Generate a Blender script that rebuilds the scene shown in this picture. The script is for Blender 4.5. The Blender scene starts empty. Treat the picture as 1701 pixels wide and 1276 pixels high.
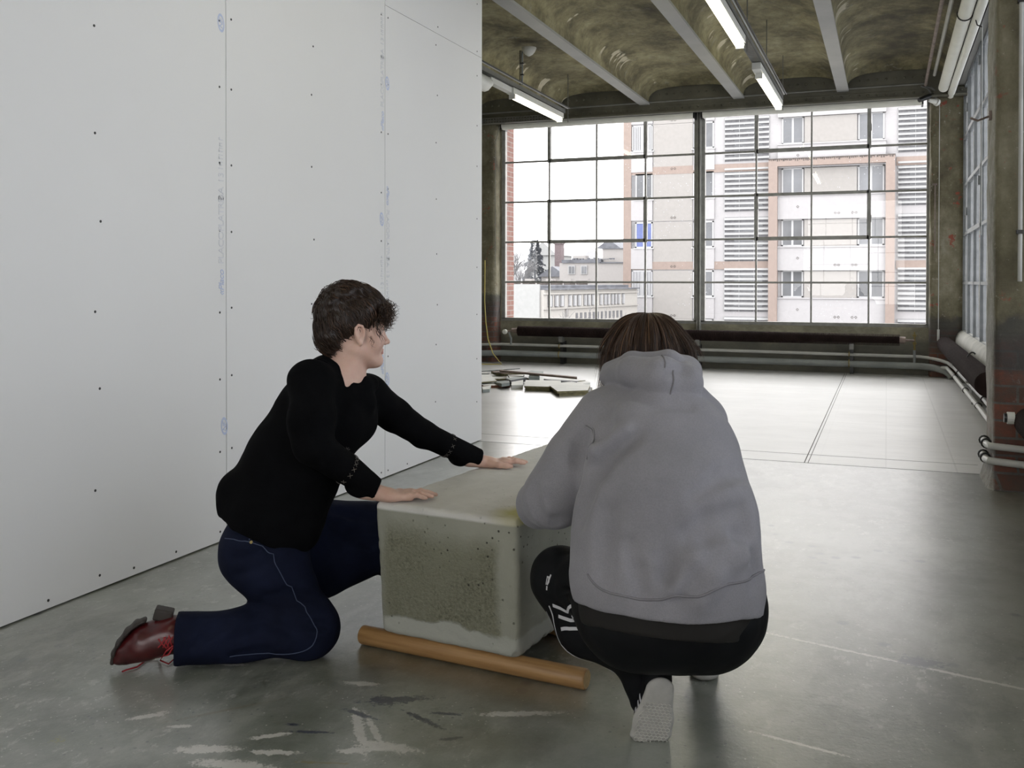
import bpy, bmesh, math, random
import numpy as np
from mathutils import Vector, Matrix
PI = math.pi
rng = random.Random(7)
sc = bpy.context.scene
C = sc.collection

# ---------------------------------------------------------------- camera
cam_d = bpy.data.cameras.new('camera')
cam_d.sensor_fit = 'HORIZONTAL'
cam_d.sensor_width = 36.0
cam_d.lens = 36.0 * 1609.77 / 1701
cam_d.shift_y = (481.98 - 638.0) / 1701
cam_d.clip_end = 2000
cam = bpy.data.objects.new('camera', cam_d)
C.objects.link(cam)
_y, _p, _r = -.369, -.0096, .0012
_F = Vector((math.sin(_y)*math.cos(_p), math.cos(_y)*math.cos(_p), math.sin(_p)))
_R = Vector((math.cos(_y), -math.sin(_y), 0)); _U = _R.cross(_F)
_R2 = math.cos(_r)*_R + math.sin(_r)*_U; _U2 = -math.sin(_r)*_R + math.cos(_r)*_U
_m = Matrix((( _R2.x, _U2.x, -_F.x, 0), (_R2.y, _U2.y, -_F.y, 0), (_R2.z, _U2.z, -_F.z, 1.2), (0, 0, 0, 1)))
cam.matrix_world = _m
sc.camera = cam

# ---------------------------------------------------------------- light
w = bpy.data.worlds.new('overcast_sky'); sc.world = w; w.use_nodes = True
bg = w.node_tree.nodes['Background']
bg.inputs[0].default_value = (1.0, .985, .98, 1)
bg.inputs[1].default_value = 5.2
sc.view_settings.view_transform = 'Standard'
sc.view_settings.look = 'None'
sc.view_settings.gamma = 1
sc.view_settings.use_curve_mapping = False
sc.view_settings.exposure = 0.0
sc.cycles.max_bounces = 8
sc.cycles.diffuse_bounces = 4
sc.cycles.transparent_max_bounces = 12
sc.cycles.sample_clamp_indirect = 6
def portal(loc, rot, sx, sy):       # marks the window openings for the sky light; it gives off no light of its own
    l = bpy.data.lights.new('sky_portal', 'AREA'); l.shape = 'RECTANGLE'; l.size = sx; l.size_y = sy
    l.cycles.is_portal = True
    o = bpy.data.objects.new('sky_portal', l); C.objects.link(o); o.location = loc; o.rotation_euler = rot
portal((-2.4, 13.62, 2.05), (-PI/2, 0, 0), 6.0, 3.2)
for yc, ln in ((9.9, 6.4), (2.95, 6.4), (-2.45, 3.4)):
    portal((1.02, yc, 2.0), (PI/2, 0, PI/2), ln, 3.2)
portal((-.95, -4.62, 2.05), (PI/2, 0, 0), 3.2, 3.1)  # opening of the added window behind the camera

# ---------------------------------------------------------------- helpers
class MB:
    def __init__(s): s.v = []; s.f = []; s.m = []; s.mi = 0
    def add(s, vs, fs):
        b = len(s.v); s.v += [tuple(v) for v in vs]; s.f += [tuple(b+i for i in f) for f in fs]; s.m += [s.mi]*len(fs); return s
    def box(s, x0, x1, y0, y1, z0, z1):
        return s.add([(x0,y0,z0),(x1,y0,z0),(x1,y1,z0),(x0,y1,z0),(x0,y0,z1),(x1,y0,z1),(x1,y1,z1),(x0,y1,z1)],
                     [(0,3,2,1),(4,5,6,7),(0,1,5,4),(1,2,6,5),(2,3,7,6),(3,0,4,7)])
    def quad(s, a, b, c, d): return s.add([a,b,c,d], [(0,1,2,3)])
    def tube(s, pts, r, n=12, cap=True, rs=None, sx=1.0):
        pts = [Vector(p) for p in pts]; N = len(pts); b = len(s.v); vs = []; fs = []
        up = None
        for i, p in enumerate(pts):
            if i == 0: t = pts[1]-pts[0]
            elif i == N-1: t = pts[-1]-pts[-2]
            else: t = (pts[i+1]-pts[i]).normalized() + (pts[i]-pts[i-1]).normalized()
            t.normalize()
            if up is None:
                a = Vector((0,0,1)) if abs(t.z) < .9 else Vector((1,0,0))
                up = t.cross(a).normalized()
            else:
                up = (up - t*up.dot(t)).normalized()
            o = t.cross(up)
            rr = rs[i] if rs else r
            for k in range(n):
                a = 2*PI*k/n
                vs.append(p + (up*math.cos(a)*sx + o*math.sin(a))*rr)
        for i in range(N-1):
            for k in range(n):
                k2 = (k+1) % n
                fs.append((i*n+k, i*n+k2, (i+1)*n+k2, (i+1)*n+k))
        if cap:
            fs.append(tuple(range(n-1, -1, -1))); fs.append(tuple((N-1)*n+k for k in range(n)))
        return s.add(vs, fs)
    def prism(s, poly, z0, z1, f=None):     # poly in xy, extruded in z; f maps the points
        n = len(poly); f = f or (lambda p: p)
        vs = [f((x,y,z0)) for x,y in poly] + [f((x,y,z1)) for x,y in poly]
        return s.add(vs, [tuple(range(n-1,-1,-1)), tuple(range(n,2*n))] + [(i,(i+1)%n,n+(i+1)%n,n+i) for i in range(n)])
    def build(s, name, mats, parent=None, smooth=False, bevel=0, local=None):
        me = bpy.data.meshes.new(name)
        o3 = Vector(local) if local else None
        vs = [tuple(Vector(v)-o3) for v in s.v] if local else s.v
        me.from_pydata(vs, [], s.f)
        if not isinstance(mats, (list, tuple)): mats = [mats]
        for m in mats: me.materials.append(m)
        if len(mats) > 1: me.polygons.foreach_set('material_index', s.m)
        if smooth:
            me.polygons.foreach_set('use_smooth', [True]*len(me.polygons))
            me.set_sharp_from_angle(angle=math.radians(40))
        me.update()
        o = bpy.data.objects.new(name, me); C.objects.link(o)
        if parent: o.parent = parent
        if local: o.location = local
        if bevel:
            b = o.modifiers.new('bevel', 'BEVEL'); b.width = bevel; b.segments = 2; b.limit_method = 'ANGLE'; b.angle_limit = math.radians(40)
        return o
def tag(o, label=None, cat=None, group=None, kind=None):
    if label: o['label'] = label
    if cat: o['category'] = cat
    if group: o['group'] = group
    if kind: o['kind'] = kind
    return o
def empty(name, loc=(0,0,0), rz=0, **k):
    o = bpy.data.objects.new(name, None); C.objects.link(o); o.location = loc; o.rotation_euler = (0,0,rz); o.empty_display_size = .1
    return tag(o, **k)
def link_child(o, p):               # keeps world place when the empty is not at the origin
    o.parent = p
    o.matrix_parent_inverse = Matrix.Translation(-Vector(p.location)) if p.rotation_euler.z == 0 else (Matrix.Translation(p.location) @ Matrix.Rotation(p.rotation_euler.z,4,'Z')).inverted()
    return o

class NT:                           # small node-tree writer
    def __init__(s, name, rough=.6, col=(.5,.5,.5), metal=0, spec=.5):
        m = bpy.data.materials.new(name); m.use_nodes = True; s.mat = m; s.t = m.node_tree; s.n = s.t.nodes; s.l = s.t.links
        s.b = s.n['Principled BSDF']; s.out = s.n['Material Output']
        s.b.inputs['Base Color'].default_value = (*col, 1); s.b.inputs['Roughness'].default_value = rough
        s.b.inputs['Metallic'].default_value = metal; s.b.inputs['Specular IOR Level'].default_value = spec
        s._c = None; s.lift = 0
    def node(s, t, **k):
        n = s.n.new(t)
        for a, v in k.items(): setattr(n, a, v)
        return n
    def pos(s):
        if not s._c:
            s._c = s.node('ShaderNodeTexCoord'); s._o = s._c.outputs['Object']
            if s.lift: q = s.node('ShaderNodeMapping'); q.inputs['Location'].default_value = (0,0,s.lift); s.l.new(s._o, q.inputs[0]); s._o = q.outputs[0]
        return s._o
    def mapped(s, scale=(1,1,1), rot=(0,0,0), loc=(0,0,0)):
        m = s.node('ShaderNodeMapping'); m.inputs['Scale'].default_value = scale; m.inputs['Rotation'].default_value = rot; m.inputs['Location'].default_value = loc
        s.l.new(s.pos(), m.inputs[0]); return m.outputs[0]
    def noise(s, scale, detail=5, rough=.55, vec=None, dist=0, lo=None, hi=None):
        n = s.node('ShaderNodeTexNoise'); n.inputs['Scale'].default_value = scale; n.inputs['Detail'].default_value = detail
        n.inputs['Roughness'].default_value = rough; n.inputs['Distortion'].default_value = dist
        s.l.new(vec or s.pos(), n.inputs['Vector'])
        return s.rng(n.outputs[0], lo, hi) if lo is not None else n.outputs[0]
    def voro(s, scale, vec=None, feature='F1', lo=None, hi=None, rand=1):
        n = s.node('ShaderNodeTexVoronoi', feature=feature); n.inputs['Scale'].default_value = scale; n.inputs['Randomness'].default_value = rand
        s.l.new(vec or s.pos(), n.inputs['Vector'])
        return s.rng(n.outputs['Distance'], lo, hi) if lo is not None else n.outputs['Distance']
    def rng(s, v, lo, hi, a=0, b=1):
        n = s.node('ShaderNodeMapRange'); n.clamp = True
        for i, x in ((1,lo),(2,hi),(3,a),(4,b)): n.inputs[i].default_value = x
        s.l.new(v, n.inputs[0]); return n.outputs[0]
    def math(s, op, a, b=None, c=None):
        n = s.node('ShaderNodeMath', operation=op)
        for i, x in enumerate((a,b,c)):
            if x is None: continue
            if isinstance(x, (int,float)): n.inputs[i].default_value = x
            else: s.l.new(x, n.inputs[i])
        return n.outputs[0]
    def xyz(s):
        n = s.node('ShaderNodeSeparateXYZ'); s.l.new(s.pos(), n.inputs[0]); return n.outputs
    def mix(s, f, a, b, mode='MIX'):
        n = s.node('ShaderNodeMix', data_type='RGBA', blend_type=mode)
        for i, x in ((0,f),(6,a),(7,b)):
            if isinstance(x, (int,float)): n.inputs[i].default_value = x
            elif isinstance(x, tuple): n.inputs[i].default_value = (*x, 1)
            else: s.l.new(x, n.inputs[i])
        return n.outputs[2]
    def ramp(s, v, stops):
        n = s.node('ShaderNodeValToRGB'); e = n.color_ramp.elements
        while len(e) < len(stops): e.new(.5)
        for el, (p, c) in zip(e, stops): el.position = p; el.color = (*c, 1)
        s.l.new(v, n.inputs[0]); return n.outputs[0]
    def col(s, c): s.l.new(c, s.b.inputs['Base Color']); return s
    def rou(s, c): s.l.new(c, s.b.inputs['Roughness']); return s
    def bump(s, h, strength=.3, dist=.01):
        n = s.node('ShaderNodeBump'); n.inputs['Strength'].default_value = strength; n.inputs['Distance'].default_value = dist
        s.l.new(h, n.inputs['Height'])
        if s.b.inputs['Normal'].links: s.l.new(s.b.inputs['Normal'].links[0].from_socket, n.inputs['Normal'])
        s.l.new(n.outputs[0], s.b.inputs['Normal']); return s
def plain(name, col, rough=.6, metal=0, var=.12, scale=6, bump=0, spec=.5):
    t = NT(name, rough, col, metal, spec)
    n = t.noise(scale, 5, lo=.3, hi=.7)
    t.col(t.mix(n, tuple(c*(1-var) for c in col), tuple(min(1,c*(1+var)) for c in col)))
    if bump: t.bump(t.noise(scale*8, 4), bump, .004)
    return t.mat

# ---------------------------------------------------------------- materials of the place
def m_board():
    t = NT('grey_white_plasterboard', .75, (.7,.7,.7), spec=.25)
    n = t.noise(.8, 3, lo=.3, hi=.7)
    t.col(t.mix(t.noise(900, 2, lo=.4, hi=.75), t.mix(n, (.75,.745,.745), (.78,.775,.775)), (.70,.695,.70)))
    return t.mat
def m_floor():
    t = NT('painted_concrete_floor', .35); t.lift = .3713
    X, Y, Z = t.xyz()
    rear = t.rng(Y, 6.66, 6.68)
    big = t.noise(1.3, 8, .7, lo=.42, hi=.58); mid = t.noise(6, 9, .75, lo=.46, hi=.58)
    front = t.mix(big, (.12,.132,.098), (.27,.29,.25))
    front = t.mix(t.math('MULTIPLY', t.noise(160, 3, .6, lo=.4, hi=.65), .22), front, (.12,.13,.11))
    front = t.mix(t.math('MULTIPLY', mid, .5), front, (.31,.31,.285))
    drag = t.noise(2, 10, .8, vec=t.mapped((1,.45,1), (0,0,.5)), lo=.47, hi=.56)
    front = t.mix(t.math('MULTIPLY', t.math('MULTIPLY', drag, t.noise(.8, 3, lo=.42, hi=.58)), .65), front, (.075,.075,.05))
    front = t.mix(t.math('MULTIPLY', t.noise(2.6, 9, .78, vec=t.mapped((1,.5,1), (0,0,-.5), (5,2,0)), lo=.52, hi=.60), .35), front, (.40,.41,.36))
    # dark blue-black paint drips
    sp = t.math('MULTIPLY', t.voro(9, lo=.24, hi=.12), t.noise(1.4, 3, lo=.55, hi=.62))
    front = t.mix(t.math('MULTIPLY', sp, .8), front, (.03,.035,.06))
    sp2 = t.math('MULTIPLY', t.voro(30, lo=.16, hi=.08), t.noise(2.1, 6, vec=t.mapped(loc=(3,1,0)), lo=.47, hi=.56))
    front = t.mix(t.math('MULTIPLY', sp2, .75), front, (.045,.045,.06))
    # worn white paint scuffs
    sc1 = t.math('MULTIPLY', t.noise(16, 10, .8, vec=t.mapped((1.2,.7,1), (0,0,-.6)), lo=.56, hi=.60), t.noise(1.1, 3, vec=t.mapped(loc=(7,4,0)), lo=.47, hi=.58))
    front = t.mix(t.math('MULTIPLY', sc1, .6), front, (.5,.5,.46))
    dots = t.math('MULTIPLY', t.voro(40, vec=t.mapped(loc=(.3,.2,0)), lo=.12, hi=.07), t.noise(1.7, 6, vec=t.mapped(loc=(1,9,0)), lo=.47, hi=.55))
    front = t.mix(dots, front, (.6,.6,.56))
    yel = t.math('MULTIPLY', t.noise(7, 7, .75, lo=.58, hi=.78), t.noise(.7, 2, vec=t.mapped(loc=(2,2,2)), lo=.5, hi=.6))
    front = t.mix(t.math('MULTIPLY', yel, .15), front, (.25,.2,.07))
    bn = t.noise(46, 9, .82)
    bn2 = t.noise(12, 7, .8)
    def blot(c_, x, y, rx, ry, rot, col, k=1, seed=0, sc_=18, edge=.5):
        v = t.mapped((1,1,0), (0,0,0), (-x,-y,0)); m_ = t.node('ShaderNodeVectorRotate'); m_.rotation_type = 'Z_AXIS'; m_.inputs['Angle'].default_value = -rot; t.l.new(v, m_.inputs[0])
        sp_ = t.node('ShaderNodeSeparateXYZ'); t.l.new(m_.outputs[0], sp_.inputs[0])
        a_ = t.math('DIVIDE', sp_.outputs[0], rx); b_ = t.math('DIVIDE', sp_.outputs[1], ry)
        r_ = t.math('SQRT', t.math('ADD', t.math('MULTIPLY', a_, a_), t.math('MULTIPLY', b_, b_)))
        e_ = t.math('ADD', r_, t.math('MULTIPLY', t.math('SUBTRACT', bn if sc_ > 15 else bn2, .5), 5.0 if sc_ > 15 else 1.5))
        return t.mix(t.math('MULTIPLY', t.rng(e_, edge+(.25 if sc_ > 15 else .5), edge-(0 if sc_ > 15 else .5)), k), c_, col)
    # smears of white paint, dark splashes, ochre drips in front of the block
    for a_ in ((-1.20,2.20,.075,.022,.1,1),(-1.25,2.16,.05,.014,.5,2),(-1.31,2.26,.12,.013,2.2,3),(-1.27,2.27,.10,.009,2.3,4),(-1.62,2.02,.07,.020,.4,5),(-1.45,2.07,.05,.012,.3,6),(-1.51,2.14,.045,.010,.7,7),(-1.89,2.12,.05,.012,.8,8),(-1.77,2.10,.03,.008,.5,9),(-1.50,1.98,.09,.02,.2,10),(-1.02,2.12,.07,.012,.6,11),(-1.9,2.5,.04,.009,.3,12),(-.55,2.2,.09,.004,-.3,13),(-1.45,2.52,.05,.014,.2,14),(-.2,2.6,.12,.006,-.2,15),(.35,3.2,.8,.008,-.25,16),(-.95,2.5,.10,.014,.4,17)):
        front = blot(front, *a_[:5], (.62,.60,.56), .9, a_[5], 30, .95)
    for a_ in ((-1.30,2.46,.10,.022,.5,21),(-1.33,2.44,.05,.03,.2,22),(-1.17,2.37,.075,.010,-.4,23),(-1.36,2.34,.06,.010,-.2,24),(-1.42,2.20,.06,.008,.3,25),(-1.13,2.43,.04,.008,.2,26),(-1.06,2.3,.03,.008,.6,27),(-1.49,2.22,.02,.008,.2,28),(-2.35,2.75,.10,.006,-.2,29),(.1,3.3,.07,.05,.1,30),(-1.7,3.6,.2,.03,.3,31)):
        front = blot(front, *a_[:5], (.03,.035,.06), .9, a_[5], 26, .8)
    front = blot(front, -1.72, 2.22, .22, .010, .85, (.16,.11,.04), .6, 41, 10); front = blot(front, -2.01, 1.92, .025, .02, 0, (.25,.24,.04), .8, 42); front = blot(front, -1.30, 2.07, .10, .008, .3, (.22,.17,.05), .7, 43)
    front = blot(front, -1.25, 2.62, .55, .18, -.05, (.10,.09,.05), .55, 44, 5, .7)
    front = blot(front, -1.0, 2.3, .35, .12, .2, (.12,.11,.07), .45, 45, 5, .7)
    # rear: pale bush-hammered screed with tile joints and blackened wear
    rb = t.mix(t.noise(1.1, 6, .65, vec=t.mapped((1,2.2,1)), lo=.3, hi=.7), (.58,.58,.575), (.72,.72,.715))
    rb = t.mix(t.math('MULTIPLY', t.noise(9, 8, .75, vec=t.mapped((.4,1.6,1)), lo=.55, hi=.75), .45), rb, (.33,.33,.325))
    br = t.node('ShaderNodeTexBrick'); br.offset = 0; br.inputs['Scale'].default_value = 1; br.inputs['Mortar Size'].default_value = .006
    br.inputs['Brick Width'].default_value = .42; br.inputs['Row Height'].default_value = .42; br.inputs['Color1'].default_value = br.inputs['Color2'].default_value = (1,1,1,1); br.inputs['Mortar'].default_value = (0,0,0,1)
    t.l.new(t.pos(), br.inputs[0])
    bm_ = t.math('MULTIPLY', t.math('SUBTRACT', 1, br.outputs[0]), .0)
    jm = t.math('SUBTRACT', 1, t.math('MULTIPLY', t.rng(br.outputs[0], 0, 1, 1, 0), t.rng(X, -.6, .3, .0, .35)))
    rb = t.mix(jm, (.3,.3,.295), rb)
    t.col(t.mix(rear, front, rb))
    m = t.node('ShaderNodeMix', data_type='FLOAT'); t.l.new(rear, m.inputs[0]); m.inputs[2].default_value = .31; m.inputs[3].default_value = .48
    t.rou(m.outputs[0])
    t.b.inputs['Specular IOR Level'].default_value = 1.0
    t.b.inputs['Coat Weight'].default_value = 1.0; t.b.inputs['Coat Roughness'].default_value = .32; t.b.inputs['Coat IOR'].default_value = 1.6
    h = t.math('ADD', t.noise(70, 4, .6), t.math('MULTIPLY', t.noise(3, 3), 2.0))
    t.bump(h, .22, .004); t.bump(t.math('MULTIPLY', t.voro(95, lo=.0, hi=.35), t.noise(9, 5, .5, lo=.3, hi=.8)), .35, .0012)
    return t.mat
def m_vault():
    t = NT('stained_olive_concrete', .8)
    a = t.noise(1.3, 10, .72, vec=t.mapped((1.6,1.1,1.5), (0,0,.5)), dist=.15, lo=.28, hi=.72)
    c = t.ramp(a, [(0,(.06,.052,.035)), (.3,(.14,.122,.07)), (.6,(.29,.26,.15)), (1,(.50,.46,.29))])
    c = t.mix(t.math('MULTIPLY', t.noise(9, 8, .75, lo=.5, hi=.72), .5), c, (.07,.065,.055))
    pale = t.math('MULTIPLY', t.noise(3.2, 9, .8, vec=t.mapped((1,1.4,1), loc=(5,3,1)), lo=.58, hi=.66), .55)
    c = t.mix(pale, c, (.36,.35,.3))
    # bare cream patches where the skin has come off, in a row along one side of each beam
    u = t.math('FRACT', t.math('DIVIDE', t.math('ADD', t.xyz()[0], 3.07), 1.27))
    near = t.math('MULTIPLY', t.rng(t.math('ADD', u, t.math('MULTIPLY', t.noise(9, 5, .7), .12)), .20, .18), t.rng(u, .03, .05))
    patch = t.math('MULTIPLY', near, t.noise(3.1, 3, .6, vec=t.mapped((.6,1,0), loc=(0,.3,0)), lo=.60, hi=.61))
    c = t.mix(patch, c, (.60,.55,.42))
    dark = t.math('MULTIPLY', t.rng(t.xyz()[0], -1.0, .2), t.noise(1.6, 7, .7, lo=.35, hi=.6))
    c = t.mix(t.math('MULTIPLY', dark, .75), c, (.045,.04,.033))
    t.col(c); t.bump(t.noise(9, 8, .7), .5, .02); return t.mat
def m_masonry(name, brick_top, seed=0, redness=.5, row=.075, lit_grey_x=None):
    t = NT(name, .8)
    X, Y, Z = t.xyz()
    vec = t.node('ShaderNodeCombineXYZ')
    t.l.new(t.math('ADD', X, Y), vec.inputs[0]); t.l.new(Z, vec.inputs[1])
    br = t.node('ShaderNodeTexBrick'); br.inputs['Scale'].default_value = 1
    br.inputs['Brick Width'].default_value = .23; br.inputs['Row Height'].default_value = row; br.inputs['Mortar Size'].default_value = .007
    br.inputs['Color1'].default_value = (.26,.075,.045,1); br.inputs['Color2'].default_value = (.13,.05,.035,1); br.inputs['Mortar'].default_value = (.15,.145,.135,1)
    t.l.new(vec.outputs[0], br.inputs[0])
    grime = t.noise(5, 8, .75, vec=t.mapped(loc=(seed,0,0)), lo=.33, hi=.6)
    brick = t.mix(t.math('MULTIPLY', grime, .85), br.outputs[0], (.075,.065,.055))
    brick = t.mix(t.math('MULTIPLY', t.noise(11, 8, .8, vec=t.mapped(loc=(seed,5,0)), lo=.58, hi=.66), .6), brick, (.20,.19,.175))
    n = t.noise(2.6, 9, .7, vec=t.mapped((1,1,.8), loc=(seed,2,1)), lo=.28, hi=.72)
    pl = t.ramp(n, [(0,(.07,.06,.04)), (.4,(.15,.135,.085)), (.7,(.23,.21,.145)), (1,(.34,.32,.26))])
    pl = t.mix(t.math('MULTIPLY', t.noise(16, 8, .8, vec=t.mapped(loc=(0,seed,3)), lo=.6, hi=.66), .8), pl, (.5,.48,.43))
    red = t.math('MULTIPLY', t.noise(7, 6, .7, vec=t.mapped(loc=(4,seed,9)), lo=.62, hi=.65), redness)
    pl = t.mix(red, pl, (.3,.07,.045))
    e = t.math('ADD', Z, t.math('MULTIPLY', t.noise(6, 6, .7), .3))
    up = t.rng(e, brick_top+.13, brick_top+.2)
    band = t.math('MULTIPLY', t.rng(e, brick_top-.08, brick_top+.0), t.rng(e, brick_top+.32, brick_top+.26))
    c = t.mix(up, brick, pl)
    c = t.mix(t.math('MULTIPLY', band, .75), c, (.055,.055,.055))
    if lit_grey_x: c = t.mix(t.math('MULTIPLY', t.rng(t.math('ADD', X, t.math('MULTIPLY', t.noise(8, 6, .7), .02)), lit_grey_x+.022, lit_grey_x+.008), .85), c, t.mix(t.noise(7, 9, .8, lo=.4, hi=.6), (.22,.215,.19), (.42,.41,.385)))  # grey coat on the left face, paled for the light of the far window
    t.col(c)
    h = t.math('MULTIPLY', br.outputs[1], -.6)
    t.bump(t.math('ADD', t.math('MULTIPLY', h, t.math('SUBTRACT', 1.25, up)), t.noise(22, 7, .75)), .6, .012)
    return t.mat
def m_low_wall():
    t = NT('damp_stained_render', .7)
    n = t.noise(2.2, 8, .7, vec=t.mapped((1,1,1.6)), lo=.3, hi=.7)
    c = t.ramp(n, [(0,(.16,.155,.12)), (.5,(.33,.31,.235)), (1,(.52,.49,.36))])
    Z = t.xyz()[2]
    lowd = t.rng(t.math('ADD', Z, t.math('MULTIPLY', t.noise(3, 6, .7), .25)), .62, .5)
    c = t.mix(t.math('MULTIPLY', lowd, .7), c, (.11,.11,.10))
    c = t.mix(t.math('MULTIPLY', t.noise(6, 8, .8, vec=t.mapped(loc=(2,7,1)), lo=.6, hi=.7), .6), c, (.28,.25,.15))
    t.col(c); t.bump(t.noise(15, 7, .7), .5, .01); return t.mat
def m_glass(name, op=.1, tint=(1,1,1), rough=0.0, frost=0, drops=False):
    m = bpy.data.materials.new(name); m.use_nodes = True; t = m.node_tree; n = t.nodes; l = t.links
    n.remove(n['Principled BSDF']); out = n['Material Output']
    tr = n.new('ShaderNodeBsdfTransparent'); tr.inputs[0].default_value = (*tint, 1)
    gl = n.new('ShaderNodeBsdfGlossy'); gl.inputs['Roughness'].default_value = rough; gl.inputs[0].default_value = (1,1,1,1)
    fr = n.new('ShaderNodeFresnel'); fr.inputs[0].default_value = 1.45
    mx = n.new('ShaderNodeMixShader'); l.new(fr.outputs[0], mx.inputs[0]); l.new(tr.outputs[0], mx.inputs[1]); l.new(gl.outputs[0], mx.inputs[2])
    last = mx.outputs[0]
    if frost or drops:
        tc = n.new('ShaderNodeTexCoord')
        df = n.new('ShaderNodeBsdfDiffuse'); df.inputs[0].default_value = (.8,.82,.85,1)
        tl = n.new('ShaderNodeBsdfTranslucent'); tl.inputs[0].default_value = (.8,.84,.9,1)
        ad = n.new('ShaderNodeMixShader'); ad.inputs[0].default_value = .6; l.new(df.outputs[0], ad.inputs[1]); l.new(tl.outputs[0], ad.inputs[2])
        m2 = n.new('ShaderNodeMixShader'); l.new(last, m2.inputs[1]); l.new(ad.outputs[0], m2.inputs[2])
        if drops:
            v = n.new('ShaderNodeTexVoronoi'); v.inputs['Scale'].default_value = 22; l.new(tc.outputs['Object'], v.inputs[0])
            r = n.new('ShaderNodeMapRange'); r.inputs[1].default_value = .16; r.inputs[2].default_value = .1; r.inputs[3].default_value = 0; r.inputs[4].default_value = .45
            l.new(v.outputs['Distance'], r.inputs[0])
            ns = n.new('ShaderNodeTexNoise'); ns.inputs['Scale'].default_value = 1.3; l.new(tc.outputs['Object'], ns.inputs[0])
            r2 = n.new('ShaderNodeMapRange'); r2.inputs[1].default_value = .5; r2.inputs[2].default_value = .6; l.new(ns.outputs[0], r2.inputs[0])
            mu = n.new('ShaderNodeMath'); mu.operation = 'MULTIPLY_ADD'; l.new(r.outputs[0], mu.inputs[0]); l.new(r2.outputs[0], mu.inputs[1]); mu.inputs[2].default_value = frost
            l.new(mu.outputs[0], m2.inputs[0])
        else:
            ns = n.new('ShaderNodeTexNoise'); ns.inputs['Scale'].default_value = 25; l.new(tc.outputs['Object'], ns.inputs[0])
            r2 = n.new('ShaderNodeMapRange'); r2.inputs[1].default_value = .3; r2.inputs[2].default_value = .7; r2.inputs[3].default_value = frost*.7; r2.inputs[4].default_value = min(1, frost*1.3); l.new(ns.outputs[0], r2.inputs[0])
            l.new(r2.outputs[0], m2.inputs[0])
        last = m2.outputs[0]
    l.new(last, out.inputs[0])
    return m
def emit(name, col, st):
    m = bpy.data.materials.new(name); m.use_nodes = True; t = m.node_tree; t.nodes.remove(t.nodes['Principled BSDF'])
    e = t.nodes.new('ShaderNodeEmission'); e.inputs[0].default_value = (*col, 1); e.inputs[1].default_value = st
    t.links.new(e.outputs[0], t.nodes['Material Output'].inputs[0]); return m
M = dict(
    board=m_board(), floor=m_floor(), vault=m_vault(), lowwall=m_low_wall(),
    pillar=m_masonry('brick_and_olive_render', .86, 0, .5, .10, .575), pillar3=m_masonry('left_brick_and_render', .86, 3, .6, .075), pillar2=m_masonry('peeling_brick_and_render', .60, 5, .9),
    glass=m_glass('window_glass_with_raindrops', drops=True, frost=.0), rglass=m_glass('obscured_wired_glass', frost=.10, tint=(.42,.45,.49)),
    steel=plain('pale_grey_painted_steel', (.36,.36,.355), .5, var=.08, scale=3),
    girder=plain('dark_green_brown_girder_paint', (.145,.14,.11), .5, var=.25, scale=4),
    frame=plain('dark_grey_window_steel', (.30,.30,.285), .45, var=.2, scale=12),
    rframe=plain('blue_grey_window_steel', (.22,.235,.25), .5, var=.2, scale=8),
    blind=plain('off_white_blind_fabric', (.80,.80,.74), .7, var=.04),
    fin=plain('dark_brown_radiator_paint', (.028,.018,.017), .85, var=.3, scale=5, spec=.1),
    pipe=plain('grey_blue_pipe_paint', (.27,.29,.29), .4, var=.15, scale=5),
    wpipe=plain('cream_grey_pipe_paint', (.48,.48,.46), .4, var=.12, scale=5),
    rust=plain('rusty_pipe', (.22,.17,.15), .6, var=.4, scale=9),
    black=plain('black_steel', (.02,.02,.02), .4), brass=plain('worn_brass', (.3,.24,.1), .35, metal=.8),
    white=plain('white_enamel', (.72,.72,.68), .4, var=.05), tube=emit('fluorescent_tube_light', (1.0,.94,.66), 17),
    galv=plain('galvanised_tray', (.2,.2,.19), .45, metal=.3, var=.2),
    sill=plain('grey_concrete_sill', (.36,.36,.33), .7, var=.2, scale=4, bump=.3),
    pale=plain('pale_grey_concrete_face', (.36,.36,.34), .8, var=.3, scale=5, bump=.4),
    seam=plain('dark_joint', (.09,.09,.085), .8), print=plain('pale_blue_print', (.50,.56,.74), .8, var=.05),
    printg=plain('pale_grey_print', (.66,.665,.70), .8, var=.03),
    screw=plain('black_screw_head', (.02,.02,.02), .5), yellow=plain('yellow_cable', (.5,.42,.12), .5),
)
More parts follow.
